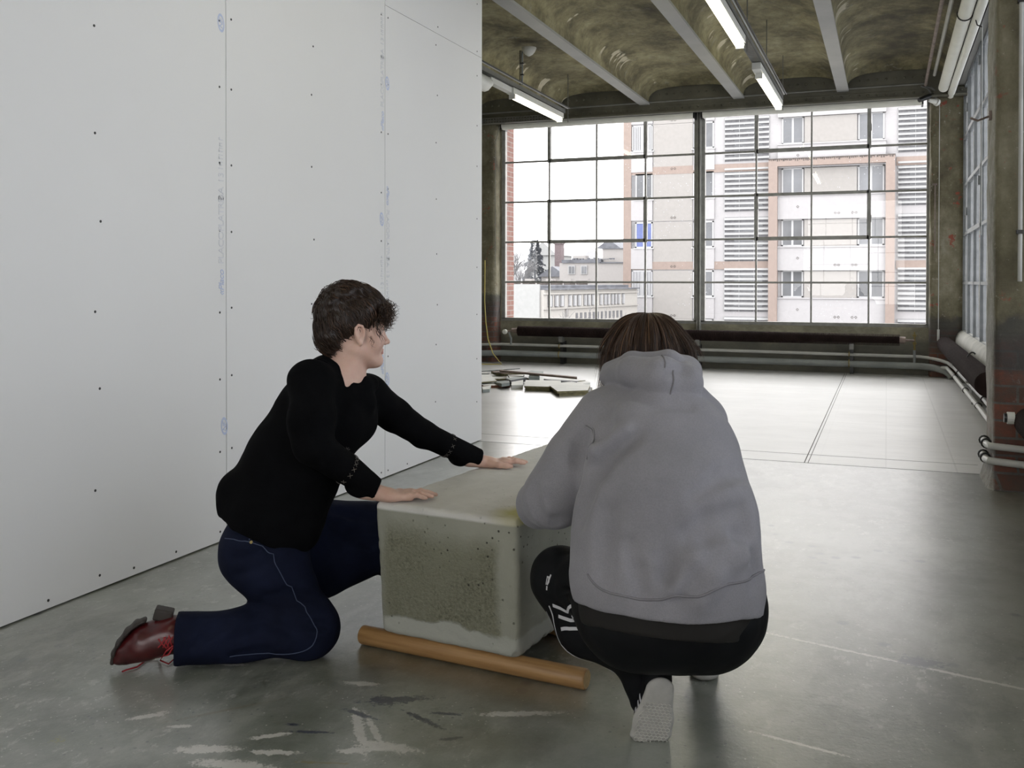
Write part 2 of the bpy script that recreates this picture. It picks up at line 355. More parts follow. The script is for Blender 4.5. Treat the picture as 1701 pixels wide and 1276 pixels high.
# ---------------------------------------------------------------- implicit-surface sculpting
def V3(p): return np.array(p, float)
def _hash(i, j, k, s):
    n = (i*374761393 + j*668265263 + k*2147483647 + s*1274126177) & 0xffffffff
    n = ((n ^ (n >> 13))*1274126177) & 0xffffffff
    return ((n ^ (n >> 16)) & 0xffff)/65535.0
def vnoise(P, s=0):
    i = np.floor(P).astype(np.int64); f = P-i; f = f*f*(3-2*f); r = 0
    for dx in (0,1):
        for dy in (0,1):
            for dz in (0,1):
                w_ = (f[...,0] if dx else 1-f[...,0])*(f[...,1] if dy else 1-f[...,1])*(f[...,2] if dz else 1-f[...,2])
                r = r + w_*_hash(i[...,0]+dx, i[...,1]+dy, i[...,2]+dz, s)
    return r*2-1
class Cap:          # round cone a->b; s/n squash it along n by factor s
    def __init__(c, a, b, r1, r2, k=.02, op='u', n=None, s=1.0):
        c.a = V3(a); c.b = V3(b); c.r1 = r1; c.r2 = r2; c.k = k; c.op = op; c.n = None if n is None else V3(n)/np.linalg.norm(n); c.s = s
    def d(c, P):
        if c.n is not None: q = P-c.a; P = c.a + q + np.outer(q@c.n, c.n).reshape(q.shape)*(1/c.s-1)
        ab = c.b-c.a; L2 = ab@ab+1e-12
        if c.n is not None: bb = c.b-c.a; bb = bb + (bb@c.n)*c.n*(1/c.s-1); ab = bb; L2 = ab@ab+1e-12
        q = P-c.a; t = np.clip((q@ab)/L2, 0, 1)
        d = np.linalg.norm(q-t[...,None]*ab, axis=-1) - (c.r1+(c.r2-c.r1)*t)
        return d*(min(1, c.s)**.5 if c.n is not None else 1)
class Ell:          # ellipsoid with axes (columns of R)
    def __init__(c, p, r, k=.02, op='u', R=None): c.p = V3(p); c.r = V3(r); c.k = k; c.op = op; c.R = None if R is None else np.array(R, float)
    def d(c, P):
        q = P-c.p
        if c.R is not None: q = q@c.R
        k0 = np.linalg.norm(q/c.r, axis=-1); k1 = np.linalg.norm(q/(c.r*c.r), axis=-1)
        return k0*(k0-1)/np.maximum(k1, 1e-6)
class Box:
    def __init__(c, p, h, rad, k=.005, op='u', R=None, taper=0): c.p = V3(p); c.h = V3(h); c.rad = rad; c.k = k; c.op = op; c.R = None if R is None else np.array(R, float); c.taper = taper
    def d(c, P):
        q = P-c.p
        if c.R is not None: q = q@c.R
        h = c.h-c.rad
        if c.taper: q = q.copy(); f = 1+c.taper*q[...,2]/c.h[2]; q[...,0] /= f; q[...,1] /= f
        q = np.abs(q)-h
        return np.linalg.norm(np.maximum(q,0),axis=-1)+np.minimum(q.max(axis=-1),0)-c.rad
def chain(pts, rs, k=.02, **kw): return [Cap(pts[i], pts[i+1], rs[i], rs[i+1], k, **kw) for i in range(len(pts)-1)]
def smin(a, b, k):
    h = np.maximum(k-np.abs(a-b), 0)/k; return np.minimum(a, b)-h*h*k*.25
def field(prims, P, cen, hd, disp):
    # P (m,n,3) points of m cells, cen (m,3) their centres, hd half diagonal
    D = np.full(P.shape[:2], 1.0)
    for c in prims:
        dc = c.d(cen); m = dc < hd*1.6+c.k+.03
        if not m.any(): continue
        d = c.d(P[m]); k = max(c.k, 1e-4)
        if c.op == 'u': D[m] = smin(D[m], d, k)
        elif c.op == 's': D[m] = -smin(-D[m], d, k)
        elif c.op == 'i': D[m] = -smin(-D[m], -d, k)
    if disp: D = D + disp(P)
    return D
def sculpt(prims, h=.004, disp=None, smooth=2, lo=None, hi=None, pad=.03):
    """surface nets over sparse cells; returns vertices, quads"""
    B = 8; bs = B*h
    pts = []
    for c in prims:
        if c.op != 'u': continue
        if isinstance(c, Cap): r = max(c.r1,c.r2)*max(1,c.s)+pad; pts += [c.a-r, c.a+r, c.b-r, c.b+r]
        elif isinstance(c, Ell): r = c.r.max()+pad; pts += [c.p-r, c.p+r]
        else: r = np.linalg.norm(c.h)+pad; pts += [c.p-r, c.p+r]
    pts = np.array(pts); mn = pts.min(0) if lo is None else V3(lo); mx = pts.max(0) if hi is None else V3(hi)
    n = np.ceil((mx-mn)/bs).astype(int)
    I = np.stack(np.meshgrid(*[np.arange(x) for x in n], indexing='ij'), -1).reshape(-1,3)
    cen = mn+(I+.5)*bs; hd = bs*math.sqrt(3)/2
    keep = np.zeros(len(I), bool)
    for s in range(0, len(I), 200000):
        D = field(prims, cen[s:s+200000,None,:], cen[s:s+200000], hd*2, None)
        keep[s:s+200000] = np.abs(D[:,0]) < hd*1.8+.02
    I = I[keep]; cen = cen[keep]
    g = np.arange(B+1); G = np.stack(np.meshgrid(g,g,g,indexing='ij'),-1)
    N = n*B+2
    def key(a): return (a[...,0]*N[1]+a[...,1])*N[2]+a[...,2]
    cv, ck, ed = [], [], []
    corners = [(a,b_,c) for a in (0,1) for b_ in (0,1) for c in (0,1)]
    edges = [(a,b_) for a in range(8) for b_ in range(a+1,8) if sum(abs(np.array(corners[a])-corners[b_]))==1]
    for s in range(0, len(I), 1500):
        Ib = I[s:s+1500]; m = len(Ib)
        idx = (Ib*B)[:,None,None,None,:]+G
        P = (mn+idx*h).reshape(m,-1,3)
        D = field(prims, P, cen[s:s+1500], hd, disp).reshape(m,B+1,B+1,B+1)
        S = D < 0
        c8 = np.stack([D[:,a:a+B,b_:b_+B,c:c+B] for a,b_,c in corners], -1)
        s8 = c8 < 0; cnt = s8.sum(-1); act = (cnt>0)&(cnt<8)
        w = np.argwhere(act)
        if len(w) == 0: continue
        vals = c8[act]; acc = np.zeros((len(vals),3)); num = np.zeros(len(vals))
        for a,b_ in edges:
            va, vb = vals[:,a], vals[:,b_]; x = (va<0)!=(vb<0)
            t = np.where(x, va/(va-vb+1e-12*(va==vb)), 0)
            ca, cb = np.array(corners[a]), np.array(corners[b_])
            acc += np.where(x[:,None], ca+t[:,None]*(cb-ca), 0); num += x
        gi = Ib[w[:,0]]*B+w[:,1:]
        cv.append(mn+(gi+acc/num[:,None])*h); ck.append(key(gi))
        for ax in range(3):
            sl = [slice(0,B)]*3; sl2 = list(sl); sl2[ax] = slice(1,B+1)
            s0 = S[(slice(None),*sl)]; s1 = S[(slice(None),*sl2)]
            e = np.argwhere(s0 != s1)
            if len(e): gg = Ib[e[:,0]]*B+e[:,1:]; ed.append((ax, gg, s0[tuple(e.T)]))
    cv = np.concatenate(cv); ck = np.concatenate(ck); o = np.argsort(ck); cv = cv[o]; ck = ck[o]
    quads = []
    for ax, gg, ins in ed:
        u, v = (ax+1)%3, (ax+2)%3; q = []
        for du, dv_ in ((0,0),(1,0),(1,1),(0,1)):
            t = gg.copy(); t[:,u] -= du; t[:,v] -= dv_
            kk = key(t); j = np.searchsorted(ck, kk); j = np.minimum(j, len(ck)-1); j = np.where(ck[j]==kk, j, -1); q.append(j)
        q = np.stack(q,1); ok = (q>=0).all(1); q = q[ok]; ins = ins[ok]
        q[~ins] = q[~ins][:,::-1]; quads.append(q)
    quads = np.concatenate(quads)
    # keep only the shells that matter, then relax
    e = np.concatenate([quads[:,[0,1]],quads[:,[1,2]],quads[:,[2,3]],quads[:,[3,0]]])
    lab = np.arange(len(cv))
    for _ in range(200):                        # drop stray crumbs
        m_ = np.minimum(lab[e[:,0]], lab[e[:,1]]); new = lab.copy(); np.minimum.at(new, e[:,0], m_); np.minimum.at(new, e[:,1], m_); new = new[new]
        if (new == lab).all(): break
        lab = new
    cnt_ = np.bincount(lab, minlength=len(cv)); okv = cnt_[lab] > max(60, .01*len(cv)); remap = np.cumsum(okv)-1
    quads = remap[quads[okv[quads[:,0]]]]; cv = cv[okv]
    e = np.concatenate([quads[:,[0,1]],quads[:,[1,2]],quads[:,[2,3]],quads[:,[3,0]]])
    for it in range(smooth):
        acc = np.zeros_like(cv); num = np.zeros(len(cv))
        for a,b_ in ((0,1),(1,0)):
            for d3 in range(3): acc[:,d3] += np.bincount(e[:,a], weights=cv[e[:,b_],d3], minlength=len(cv))
            num += np.bincount(e[:,a], minlength=len(cv))
        av = acc/np.maximum(num,1)[:,None]; f = .6 if it % 2 == 0 else -.25
        cv = cv+(av-cv)*f*(num>0)[:,None]
    return cv, quads
def np_mesh(name, vs, fs, mats, parent=None, origin=(0,0,0), mat_idx=None, smooth=True):
    me = bpy.data.meshes.new(name); vs = np.asarray(vs, float)-V3(origin); fs = np.asarray(fs); k = fs.shape[1]
    me.vertices.add(len(vs)); me.vertices.foreach_set('co', vs.astype(np.float32).ravel())
    me.loops.add(fs.size); me.loops.foreach_set('vertex_index', fs.astype(np.int32).ravel())
    me.polygons.add(len(fs)); me.polygons.foreach_set('loop_start', np.arange(0, fs.size, k, dtype=np.int32))
    for m in (mats if isinstance(mats,(list,tuple)) else [mats]): me.materials.append(m)
    if mat_idx is not None: me.polygons.foreach_set('material_index', np.asarray(mat_idx, np.int32))
    me.polygons.foreach_set('use_smooth', np.full(len(fs), smooth))
    me.update(calc_edges=True); me.validate()
    if name in ('body','sweater','jeans','hooded_sweatshirt','track_trousers'):
        b_ = bmesh.new(); b_.from_mesh(me); be = [x for x in b_.edges if len(x.link_faces) == 1]
        if be:
            for q in bmesh.ops.holes_fill(b_, edges=be, sides=24)['faces']: q.smooth = True
            b_.to_mesh(me)
        b_.free()
    o = bpy.data.objects.new(name, me); C.objects.link(o); o.location = origin
    if parent: o.parent = parent; o.matrix_parent_inverse = Matrix.Translation(-Vector(parent.location))
    return o
# ================================================================ THE ROOM
# floor: one slab; the front is painted, the rear beyond the joint is pale screed (material)
b = MB(); b.box(-9, 1.3, -4.7, 13.42, -.25, 0)
floor = b.build('floor', M['floor']); tag(floor, kind='structure')
b = MB()
b.box(-9, .58, 6.655, 6.662, -.01, .0008); b.box(-9, .56, 6.985, 6.990, -.01, .0008)
b.box(-.506, -.500, 6.667, 13.3, -.01, .0008); b.box(-.482, -.478, 6.667, 13.3, -.01, .0008)
b.box(-2.308, -2.303, 6.667, 13.3, -.01, .0010)
tag(b.build('trim_1', M['seam'], floor))
# ceiling: shallow concrete vaults between pale steel beams
beams = [-8.15,-6.88,-5.61,-4.35,-3.09,-1.825,-.53,.74]
BW = .07
b = MB()
ys = [-4.6, -2, 0, 4, 8, 11, 12.2, 12.5, 12.7, 12.85, 12.95, 13.0]
NU = 28
for i in range(len(beams)-1):
    xa, xb = beams[i]+BW*.8, beams[i+1]-BW*.8
    vs = []
    for y in ys:
        e = max(0, (y-12.3)/.75); end = (1-min(1,e)**3)**(1/3) if e < 1 else 0
        for k in range(NU+1):
            u = -1 + 2*k/NU
            uu = math.copysign(abs(math.sin(u*PI/2)), u)
            h = .30*(1-abs(uu)**3.2)**(1/3.2)*(.25+.75*end)
            vs.append((xa+(xb-xa)*(uu+1)/2, y, 3.62+h))
    n = NU+1
    b.add(vs, [(j*n+k, (j+1)*n+k, (j+1)*n+k+1, j*n+k+1) for j in range(len(ys)-1) for k in range(NU)])
ceil = b.build('ceiling', M['vault'], smooth=True); tag(ceil, kind='structure')
b = MB(); b.box(-9, 1.3, -4.7, 13.7, 4.05, 4.3); b.box(-9, beams[0], -4.6, 13.4, 3.6, 4.05); b.box(beams[-1], 1.3, -4.6, 13.4, 3.72, 4.05)
b.build('ceiling_slab', M['vault'], ceil)
for x in beams:
    b = MB(); b.box(x-BW, x+BW, -4.5, 13.0, 3.6, 3.626); b.box(x-.012, x+.012, -4.5, 13.0, 3.626, 4.05)
    tag(b.build('ceiling_beam', M['steel']), kind='structure')
# riveted girder over the far window
g = MB()
g.box(-9, 1.3, 13.06, 13.09, 3.47, 4.0); g.box(-9, 1.3, 12.98, 13.09, 3.47, 3.495); g.box(-9,1.3,13.045,13.06,3.47,3.58)
gird = g.build('ceiling_girder', M['girder'], bevel=.004); tag(gird, kind='structure')
g = MB()
for k in range(95):
    x = -8.9 + k*.107
    for z, y in ((3.545, 13.045), (3.74, 13.06)):
        vs = [(x, y-.016, z)]
        for r_, dy in ((.011,-.012),(.017,0)):
            for a in range(8): vs.append((x+r_*math.cos(a*PI/4), y+dy, z+r_*math.sin(a*PI/4)))
        fs = [(0,1+a,1+(a+1)%8) for a in range(8)] + [(1+a,9+a,9+(a+1)%8,1+(a+1)%8) for a in range(8)]
        g.add(vs, fs)
g.build('rivets', M['girder'], gird, smooth=True)

# walls
b = MB(); b.box(-9, 1.3, 13.42, 13.66, -.25, .63); b.box(-9, -5.34, 13.42, 13.66, .63, 4.1); b.box(.51, 1.3, 13.42, 13.66, .63, 4.1); b.box(-5.34, .51, 13.42, 13.66, 3.56, 4.1)
tag(b.build('wall_far', M['lowwall']), kind='structure')
bays = [(6.66, 13.2), (-.3, 6.2), (-4.2, -.72)]
b = MB(); b.box(.93, 1.3, -4.7, 13.66, -.25, .56); b.box(.93, 1.3, -4.7, 13.66, 3.6, 4.1)
for y0, y1 in ((13.15,13.66),(6.2,6.66),(-.75,-.3),(-4.5,-4.2)): b.box(.93, 1.3, y0, y1, .56, 3.6)
tag(b.build('wall_right', M['lowwall']), kind='structure')
b = MB(); b.box(-9.25, -9, -4.7, 13.66, -.25, 4.1); tag(b.build('wall_left', M['lowwall']), kind='structure')
b = MB(); b.box(-9.25, -2.5, -4.75, -4.5, -.25, 4.1); b.box(.6, 1.3, -4.75, -4.5, -.25, 4.1); b.box(-2.5, .6, -4.75, -4.5, -.25, .6); b.box(-2.5, .6, -4.75, -4.5, 3.56, 4.1); tag(b.build('wall_back', M['lowwall']), kind='structure')
# fascia and pale soffit above the right windows, and their sills
b = MB(); b.box(.62, .93, 6.6, 13.2, 3.60, 3.64); b.box(.62, .93, -4.5, 6.2, 3.60, 3.64)
tag(b.build('trim_2', M['steel']), kind='structure')
# pillars: rounded rectangles, slightly uneven, with a spreading foot
def pillar(name, x0, x1, y0, y1, mat, foot=0, rad=.045, z1=3.9):
    zs = [0, .02, .06, .1, .16, .3] + [.3+k*.12 for k in range(1, int((z1-.3)/.12)+1)]
    n = 0; vs = []; fs = []
    for zi, z in enumerate(zs):
        e = foot*max(0, 1-z/.16)**1.6
        ring = []
        for cx_, cy_, a0 in ((x1-rad,y1-rad,0),(x0+rad,y1-rad,PI/2),(x0+rad,y0+rad,PI),(x1-rad,y0+rad,1.5*PI)):
            for k in range(4):
                a = a0 + k*PI/6
                ring.append((cx_+(rad+e)*math.cos(a), cy_+(rad+e)*math.sin(a)))
        n = len(ring)
        for i, (x, y) in enumerate(ring):
            j = .004*math.sin(7*z+i*1.7)+.003*math.sin(23*z+i*3.1)
            vs.append((x+j, y+j, z))
    for zi in range(len(zs)-1):
        for i in range(n): fs.append((zi*n+i, zi*n+(i+1)%n, (zi+1)*n+(i+1)%n, (zi+1)*n+i))
    b = MB(); b.add(vs, fs); o = b.build(name, mat, smooth=True)
    return tag(o, kind='structure')
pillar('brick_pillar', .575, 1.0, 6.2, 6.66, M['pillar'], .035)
pillar('brick_pillar', .50, 1.0, 13.2, 13.5, M['pillar2'], 0)
pillar('brick_pillar', -5.85, -5.37, 13.2, 13.5, M['pillar3'], 0, rad=.08)
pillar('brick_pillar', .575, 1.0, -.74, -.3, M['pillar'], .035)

# brick reveal outside the far window
t = NT('clean_red_brick', .85)
vec = t.node('ShaderNodeCombineXYZ'); X_,Y_,Z_ = t.xyz(); t.l.new(t.math('ADD', X_, Y_), vec.inputs[0]); t.l.new(Z_, vec.inputs[1])
br = t.node('ShaderNodeTexBrick'); br.inputs['Scale'].default_value = 1; br.inputs['Brick Width'].default_value = .24; br.inputs['Row Height'].default_value = .075; br.inputs['Mortar Size'].default_value = .006
br.inputs['Color1'].default_value = (.21,.105,.088,1); br.inputs['Color2'].default_value = (.17,.08,.065,1); br.inputs['Mortar'].default_value = (.24,.23,.21,1)
t.l.new(vec.outputs[0], br.inputs[0]); t.col(br.outputs[0]); M['brick'] = t.mat
b = MB(); b.box(-5.9, -5.33, 13.66, 13.86, -.2, 4.1); b.box(-5.335,-5.325, 13.47, 13.66, .63, 3.56)
tag(b.build('trim_3', M['brick']), kind='structure')

# windows
def window(name, f, cols, rows, fm, gm, thick, casements, gname='glass_pane', bar=.011, dep=.02):
    """f(u, d, z) maps window space to the room; cols/rows are bar positions"""
    root = empty(name); tag(root, kind='structure')
    def bx(m, u0, u1, d0, d1, z0, z1):
        vs = [f(u,d,z) for z in (z0,z1) for u,d in ((u0,d0),(u1,d0),(u1,d1),(u0,d1))]
        m.add(vs, [(0,3,2,1),(4,5,6,7),(0,1,5,4),(1,2,6,5),(2,3,7,6),(3,0,4,7)])
    m = MB(); t = .028
    for u in (cols[0], cols[-1]): bx(m, u-t, u+t, -.025, .05, rows[0], rows[-1])
    for z in (rows[0], rows[-1]): bx(m, cols[0]-t, cols[-1]+t, -.025, .05, z-t, z+t*.6)
    m.build('window_frame', fm, root)
    m = MB()
    for u in cols[1:-1]: bx(m, u-bar, u+bar, -dep, dep, rows[0], rows[-1])
    for z in rows[1:-1]: bx(m, cols[0], cols[-1], -dep*.9, dep*.9, z-bar*1.15, z+bar*1.15)
    m.build('glazing_bars', fm, root)
    for (c0, c1, r0, r1) in casements:
        m = MB(); u0, u1, z0, z1 = cols[c0], cols[c1], rows[r0], rows[r1]; k = thick
        bx(m, u0-k, u0+k, -.035, .03, z0-k, z1+k); bx(m, u1-k, u1+k, -.035, .03, z0-k, z1+k)
        bx(m, u0, u1, -.035, .03, z0-k, z0+k); bx(m, u0, u1, -.035, .03, z1-k*.8, z1+k*.8)
        for (uu, zz) in ((u1, (z0+z1)/2-.1), (u0, (z0+z1)/2+.1)): bx(m, uu-k*.6, uu+k*1.3, -.055, -.03, zz, zz+.09)
        m.build('casement', fm, root)
    m = MB()
    for i in range(len(cols)-1):
        for j in range(len(rows)-1):
            # each pane sits a hair differently in its putty
            a = rng.uniform(-.0025, .0025); c = rng.uniform(-.0025, .0025)
            u0,u1,z0,z1 = cols[i],cols[i+1],rows[j],rows[j+1]
            vs = [f(u, dd+a*su+c*sz, z) for dd in (.0, .004) for (u,z,su,sz) in ((u0,z0,-1,-1),(u1,z0,1,-1),(u1,z1,1,1),(u0,z1,-1,1))]
            m.add(vs[:4], [(0,1,2,3)])
    m.build(gname, gm, root)
    return root
rows = [.6365, 1.1811, 1.7723, 2.3635, 2.9547, 3.5459]
fa = lambda u,d,z: (u, 13.44+d, z)
L = [-5.3251+.7158*k for k in range(5)]; Rr = [-2.3678+.7158*k for k in range(5)]
window('window_1', fa, L, rows, M['frame'], M['glass'], .024, [(1,3,2,3),(1,3,4,5)])
window('window_2', fa, Rr, rows, M['frame'], M['glass'], .024, [(1,3,2,3),(1,3,4,5)])
b = MB(); b.box(-2.445, -2.425, 13.36, 13.47, .5, 3.56); b.box(-2.405, -2.39, 13.34, 13.47, .5, 3.56); b.box(-2.43,-2.40,13.39,13.41,.52,3.56)
b.box(-5.40,-5.385,13.36,13.44,.6,3.5)
tag(b.build('trim_4', M['frame']), kind='structure')
fb = lambda u,d,z: (.90+d, u, z)
rr_ = [.58] + rows[1:5] + [3.59]
for k, (y0, y1) in enumerate(bays):
    n = 8 if y1-y0 > 5 else 4; cs = [y0+(y1-y0)*i/n for i in range(n+1)]
    window('window_%d' % (k+3), fb, cs, rr_, M['rframe'], M['rglass'], .024, ([(1,3,2,3),(5,7,2,3),(1,3,4,5),(5,7,4,5)] if n == 8 else [(1,3,2,3)]), bar=.014, dep=.03)
window('window_6', lambda u,d,z: (u, -4.6-d, z), [-2.5+.775*k for k in range(5)], [.62]+rows[1:5]+[3.54], M['frame'], M['glass'], .024, [(1,3,2,3)])  # unseen window added behind the camera to brighten the block and sweatshirt
# rounded concrete sill and plinth below the right windows
for (y0, y1) in bays[:2]:
    b = MB(); prof = [(.90,.60),(.86,.59),(.825,.56),(.80,.50),(.795,.43),(.81,.36),(.93,.30)]
    vs = [(x, y, z) for y in (y0, y1) for x, z in prof]; n = len(prof)
    b.add(vs, [(i, i+1, n+i+1, n+i) for i in range(n-1)] + [tuple(range(n)), tuple(range(2*n-1, n-1, -1))])
    o = b.build('trim_5', M['sill'], smooth=True); tag(o, kind='structure')
b = MB(); b.tube([(.735+0.055*math.cos(a)-.035, 9.35, .43+.15*math.sin(a)) for a in [PI*.35+PI*.75*k/8 for k in range(9)]], .008, 6)
tag(b.build('cable_loop', M['black']), 'thin black cable curving over the rounded sill below the side window', 'cable')

# ---- plasterboard partition
SX = -2.84
part = empty('wall_partition'); tag(part, kind='structure')
seams = [-2.3, -.8, .7, 2.2-.02, 3.69, 5.205, 6.70]
for a, c in zip(seams[:-1], seams[1:]):
    if c > 5.3:  # the last board is cut along a sloping joint near its top
        b = MB(); zc = lambda y: 2.87-(y-5.2)*.012
        b.box(SX-.013, SX, a+.0035, c, .006, 2.868); b.build('plasterboard_sheet', M['board'], part)
        b = MB(); b.box(SX-.013, SX, a+.0035, c, 2.8705, 3.58); b.build('plasterboard_sheet', M['board'], part)
    else:
        b = MB(); b.box(SX-.013, SX, a+.0035, c-.0005, .006, 3.58); b.build('plasterboard_sheet', M['board'], part)
b = MB(); b.box(SX-.10, SX-.0135, -2.3, 6.695, .006, 3.58); b.build('partition_core', M['seam'], part)
b = MB(); b.box(SX-.113, SX-.1005, -2.3, 6.70, .006, 3.58); b.build('rear_sheet', M['board'], part)
b = MB(); b.box(SX-.113, SX, 6.70, 6.712, .006, 3.58); b.build('end_strip', M['board'], part)
b = MB()
def screw(y, z, r=.0055):
    b.add([(SX+.0012, y+r*math.cos(a*PI/4), z+r*math.sin(a*PI/4)) for a in range(8)] + [(SX-.002, y+r*math.cos(a*PI/4), z+r*math.sin(a*PI/4)) for a in range(8)], [tuple(range(8))]+[(i,i+8,(i+1)%8+8,(i+1)%8) for i in range(8)])
for y in (2.915, 4.42, 5.93):
    for z in (.06, .40, .78, 1.05, 1.40, 1.78, 2.16, 2.45, 2.79, 2.94, 3.3): screw(y+rng.uniform(-.02,.02), z+rng.uniform(-.03,.03))
for y in (3.69, 5.205, 2.19):
    for z in (.05, .42, .74, 1.06, 1.42, 1.74, 2.10, 2.40, 2.80, 2.93, 3.3):
        screw(y-.045, z+rng.uniform(-.02,.02)); screw(y+.04, z+rng.uniform(-.02,.02))
for z in (.3,.62,.95,1.3,1.66,2.05,2.35,2.72,2.9,3.25): screw(6.62, z)
for y in (2.67, 3.1, 3.35, 4.75, 5.0, 5.5): screw(y, .035)
b.build('screw_heads', M['screw'], part)
# printed marks along the sheet edges
def wall_text(txt, y, z, size, mat, up=True, squeeze=1.0, shear=0):
    cu = bpy.data.curves.new('printed_text', 'FONT'); cu.body = txt; cu.size = size; cu.space_character = squeeze; cu.shear = shear; cu.extrude = .0004
    o = bpy.data.objects.new('printed_text', cu); C.objects.link(o)
    # text runs up the wall (x axis -> +z, y axis -> -y) or down it
    if up: R3 = Matrix(((0,0,1),(0,-1,0),(1,0,0))); 
    else: R3 = Matrix(((0,0,1),(0,1,0),(-1,0,0)))
    X3 = Vector((0,0,1 if up else -1)); Z3 = Vector((1,0,0)); Y3 = Z3.cross(X3)
    R3 = Matrix((X3, Y3, Z3)).transposed()
    o.matrix_world = Matrix.Translation((SX+.0012, y, z)) @ R3.to_4x4()
    cu.materials.append(mat); o.parent = part
    return o
def scribble(y, z0, z1, up=True):
    b = MB(); k = 0; z = z0
    while z < z1:
        h = rng.uniform(.018,.034); b.box(SX, SX+.0012, y-h/2, y+h/2, z, z+.004)
        if k % 2: b.box(SX, SX+.0012, y-h/2, y-h/2+.005, z, z+.012)
        z += rng.uniform(.010,.017); k += 1
    b.build('printed_text', M['printg'], part)
def print_run(y, z, up=True):
    s = 1 if up else -1
    wall_text('\u00abPlaco', y, z, .05, M['print'], up, .9, .25)
    wall_text('PLACOPLATRE\u2019', y, z+s*.145, .052, M['printg'], up, .86)
    wall_text('BA 13', y, z+s*.435, .052, M['printg'], up, 1.0)
    scribble(y-s*.018, *((z+.58, z+.72) if up else (z-.72, z-.58)))
print_run(3.672, 1.13, True); print_run(5.19, 2.10, True); print_run(5.225, 1.78, False); print_run(5.19, .63, True)
def stamp(y, z, tilt=.15):
    b = MB(); vs = []; n = 20
    for r in (1, .72):
        for k in range(n):
            a = 2*PI*k/n; vs.append((SX+.0012, y+.024*r*math.cos(a)+tilt*.03*math.sin(a)*-1*r, z+.042*r*math.sin(a)))
    b.add(vs, [(k,(k+1)%n,n+(k+1)%n,n+k) for k in range(n)]); b.build('oval_stamp', M['print'], part)
    wall_text('NF', y+.013, z-.026, .036, M['print'], True, .9, .3)
for y, z in ((3.655,2.375),(3.675,.53),(5.235,2.40),(5.165,1.57),(5.235,.60)): stamp(y, z)

# ---- heating under the far window
def fin_tube(name, p0, p1, r, pitch, parent_label, cat='radiator', group=None, core=.6):
    root = empty(name, p0); tag(root, parent_label, cat, group)
    P0, P1 = Vector(p0), Vector(p1); d = P1-P0; n = int(d.length/pitch); b = MB(); pts = []; rs = []
    for k in range(n):
        a = k/n
        for q, rad in ((0, r*core), (.05, r), (.55, r), (.6, r*core)):
            pts.append(P0 + d*((k+q)/n)); rs.append(rad)
    b.tube(pts, r, 20, rs=rs)
    link_child(b.build('finned_tube', M['fin']), root)
    return root
r1 = fin_tube('radiator', (-5.02,13.24,.468), (.16,13.24,.452), .073, .016, 'long dark brown finned tube radiator below the wide far window')
for p_ in ([(-5.2,13.24,.46),(-5.101,13.24,.465),(-5.10,13.24,.468),(-5.0,13.24,.468)], [(.33,13.24,.45),(.226,13.24,.452),(.225,13.24,.452),(.15,13.24,.452)]):
    b = MB(); b.tube(p_, .045, 14, rs=[.016,.016,.045,.045]); link_child(b.build('end_fitting', M['rust']), r1)
b = MB(); b.tube([(-5.21,13.2,.455),(-5.21,13.17,.455)], .036, 14); b.tube([(-5.21,13.17,.455),(-5.21,13.155,.455)], .028, 14); link_child(b.build('valve_handle', M['white']), r1)
b = MB(); b.tube([(.33,13.24,.56),(.33,13.24,.33)], .016, 10, rs=[.008,.016]); b.tube([(.33,13.24,.50),(.33,13.24,.53)], .022, 8); b.tube([(.33,13.24,.40),(.33,13.24,.43)], .024, 8); link_child(b.build('valve', M['brass']), r1)
def pipe(name, pts, r, mat, label, group=None, n=12):
    b = MB(); b.tube(pts, r, n); o = b.build(name, mat, smooth=True, local=pts[0]); return tag(o, label, 'pipe', group)
pipe('heating_pipe', [(-8.9,13.1,.262),(-5.62,13.12,.262),(-5.30,13.27,.265),(-2,13.27,.26),(.40,13.27,.245),(.52,13.22,.235),(.62,13.12,.22),(.70,12.98,.20),(.745,12.6,.18),(.80,9.5,.165),(.80,7.3,.17),(.76,6.95,.19),(.62,6.72,.22),(.55,6.55,.235),(.548,6.25,.25),(.56,6.17,.255),(.62,6.145,.255),(.74,6.13,.25),(.80,6.05,.245),(.82,5.5,.24),(.82,-.2,.24)], .020, M['wpipe'], 'thin pale pipe running along both walls just below the radiators')
pipe('heating_pipe', [(-8.9,13.04,.137),(-5.62,13.05,.137),(-5.25,13.24,.14),(-2,13.24,.137),(.42,13.24,.13),(.55,13.18,.12),(.68,13.08,.09),(.74,13.02,.04),(.75,12.99,.0)], .042, M['pipe'], 'thick grey blue pipe low along the far wall, bending into the corner', n=16)
pipe('heating_pipe', [(.64,13.08,.13),(.69,12.95,.14),(.71,12.2,.13),(.755,9.0,.105),(.75,7.3,.11),(.70,6.95,.125),(.60,6.72,.14),(.545,6.55,.15),(.543,6.25,.165),(.555,6.17,.17),(.62,6.14,.17),(.73,6.12,.165),(.775,6.05,.15),(.79,5.5,.145),(.79,-.2,.145)], .021, M['wpipe'], 'lower thin pale pipe along the side wall, looping round the near pillar')
pipe('riser_pipe', [(-5.14,13.25,.265),(-5.14,13.25,.36),(-5.16,13.22,.45)], .016, M['pipe'], 'short grey riser from the wall pipe to the left radiator valve')
pipe('riser_pipe', [(.33,13.25,.15),(.33,13.25,.36)], .016, M['pipe'], 'short grey riser from the thick pipe to the right radiator valve')
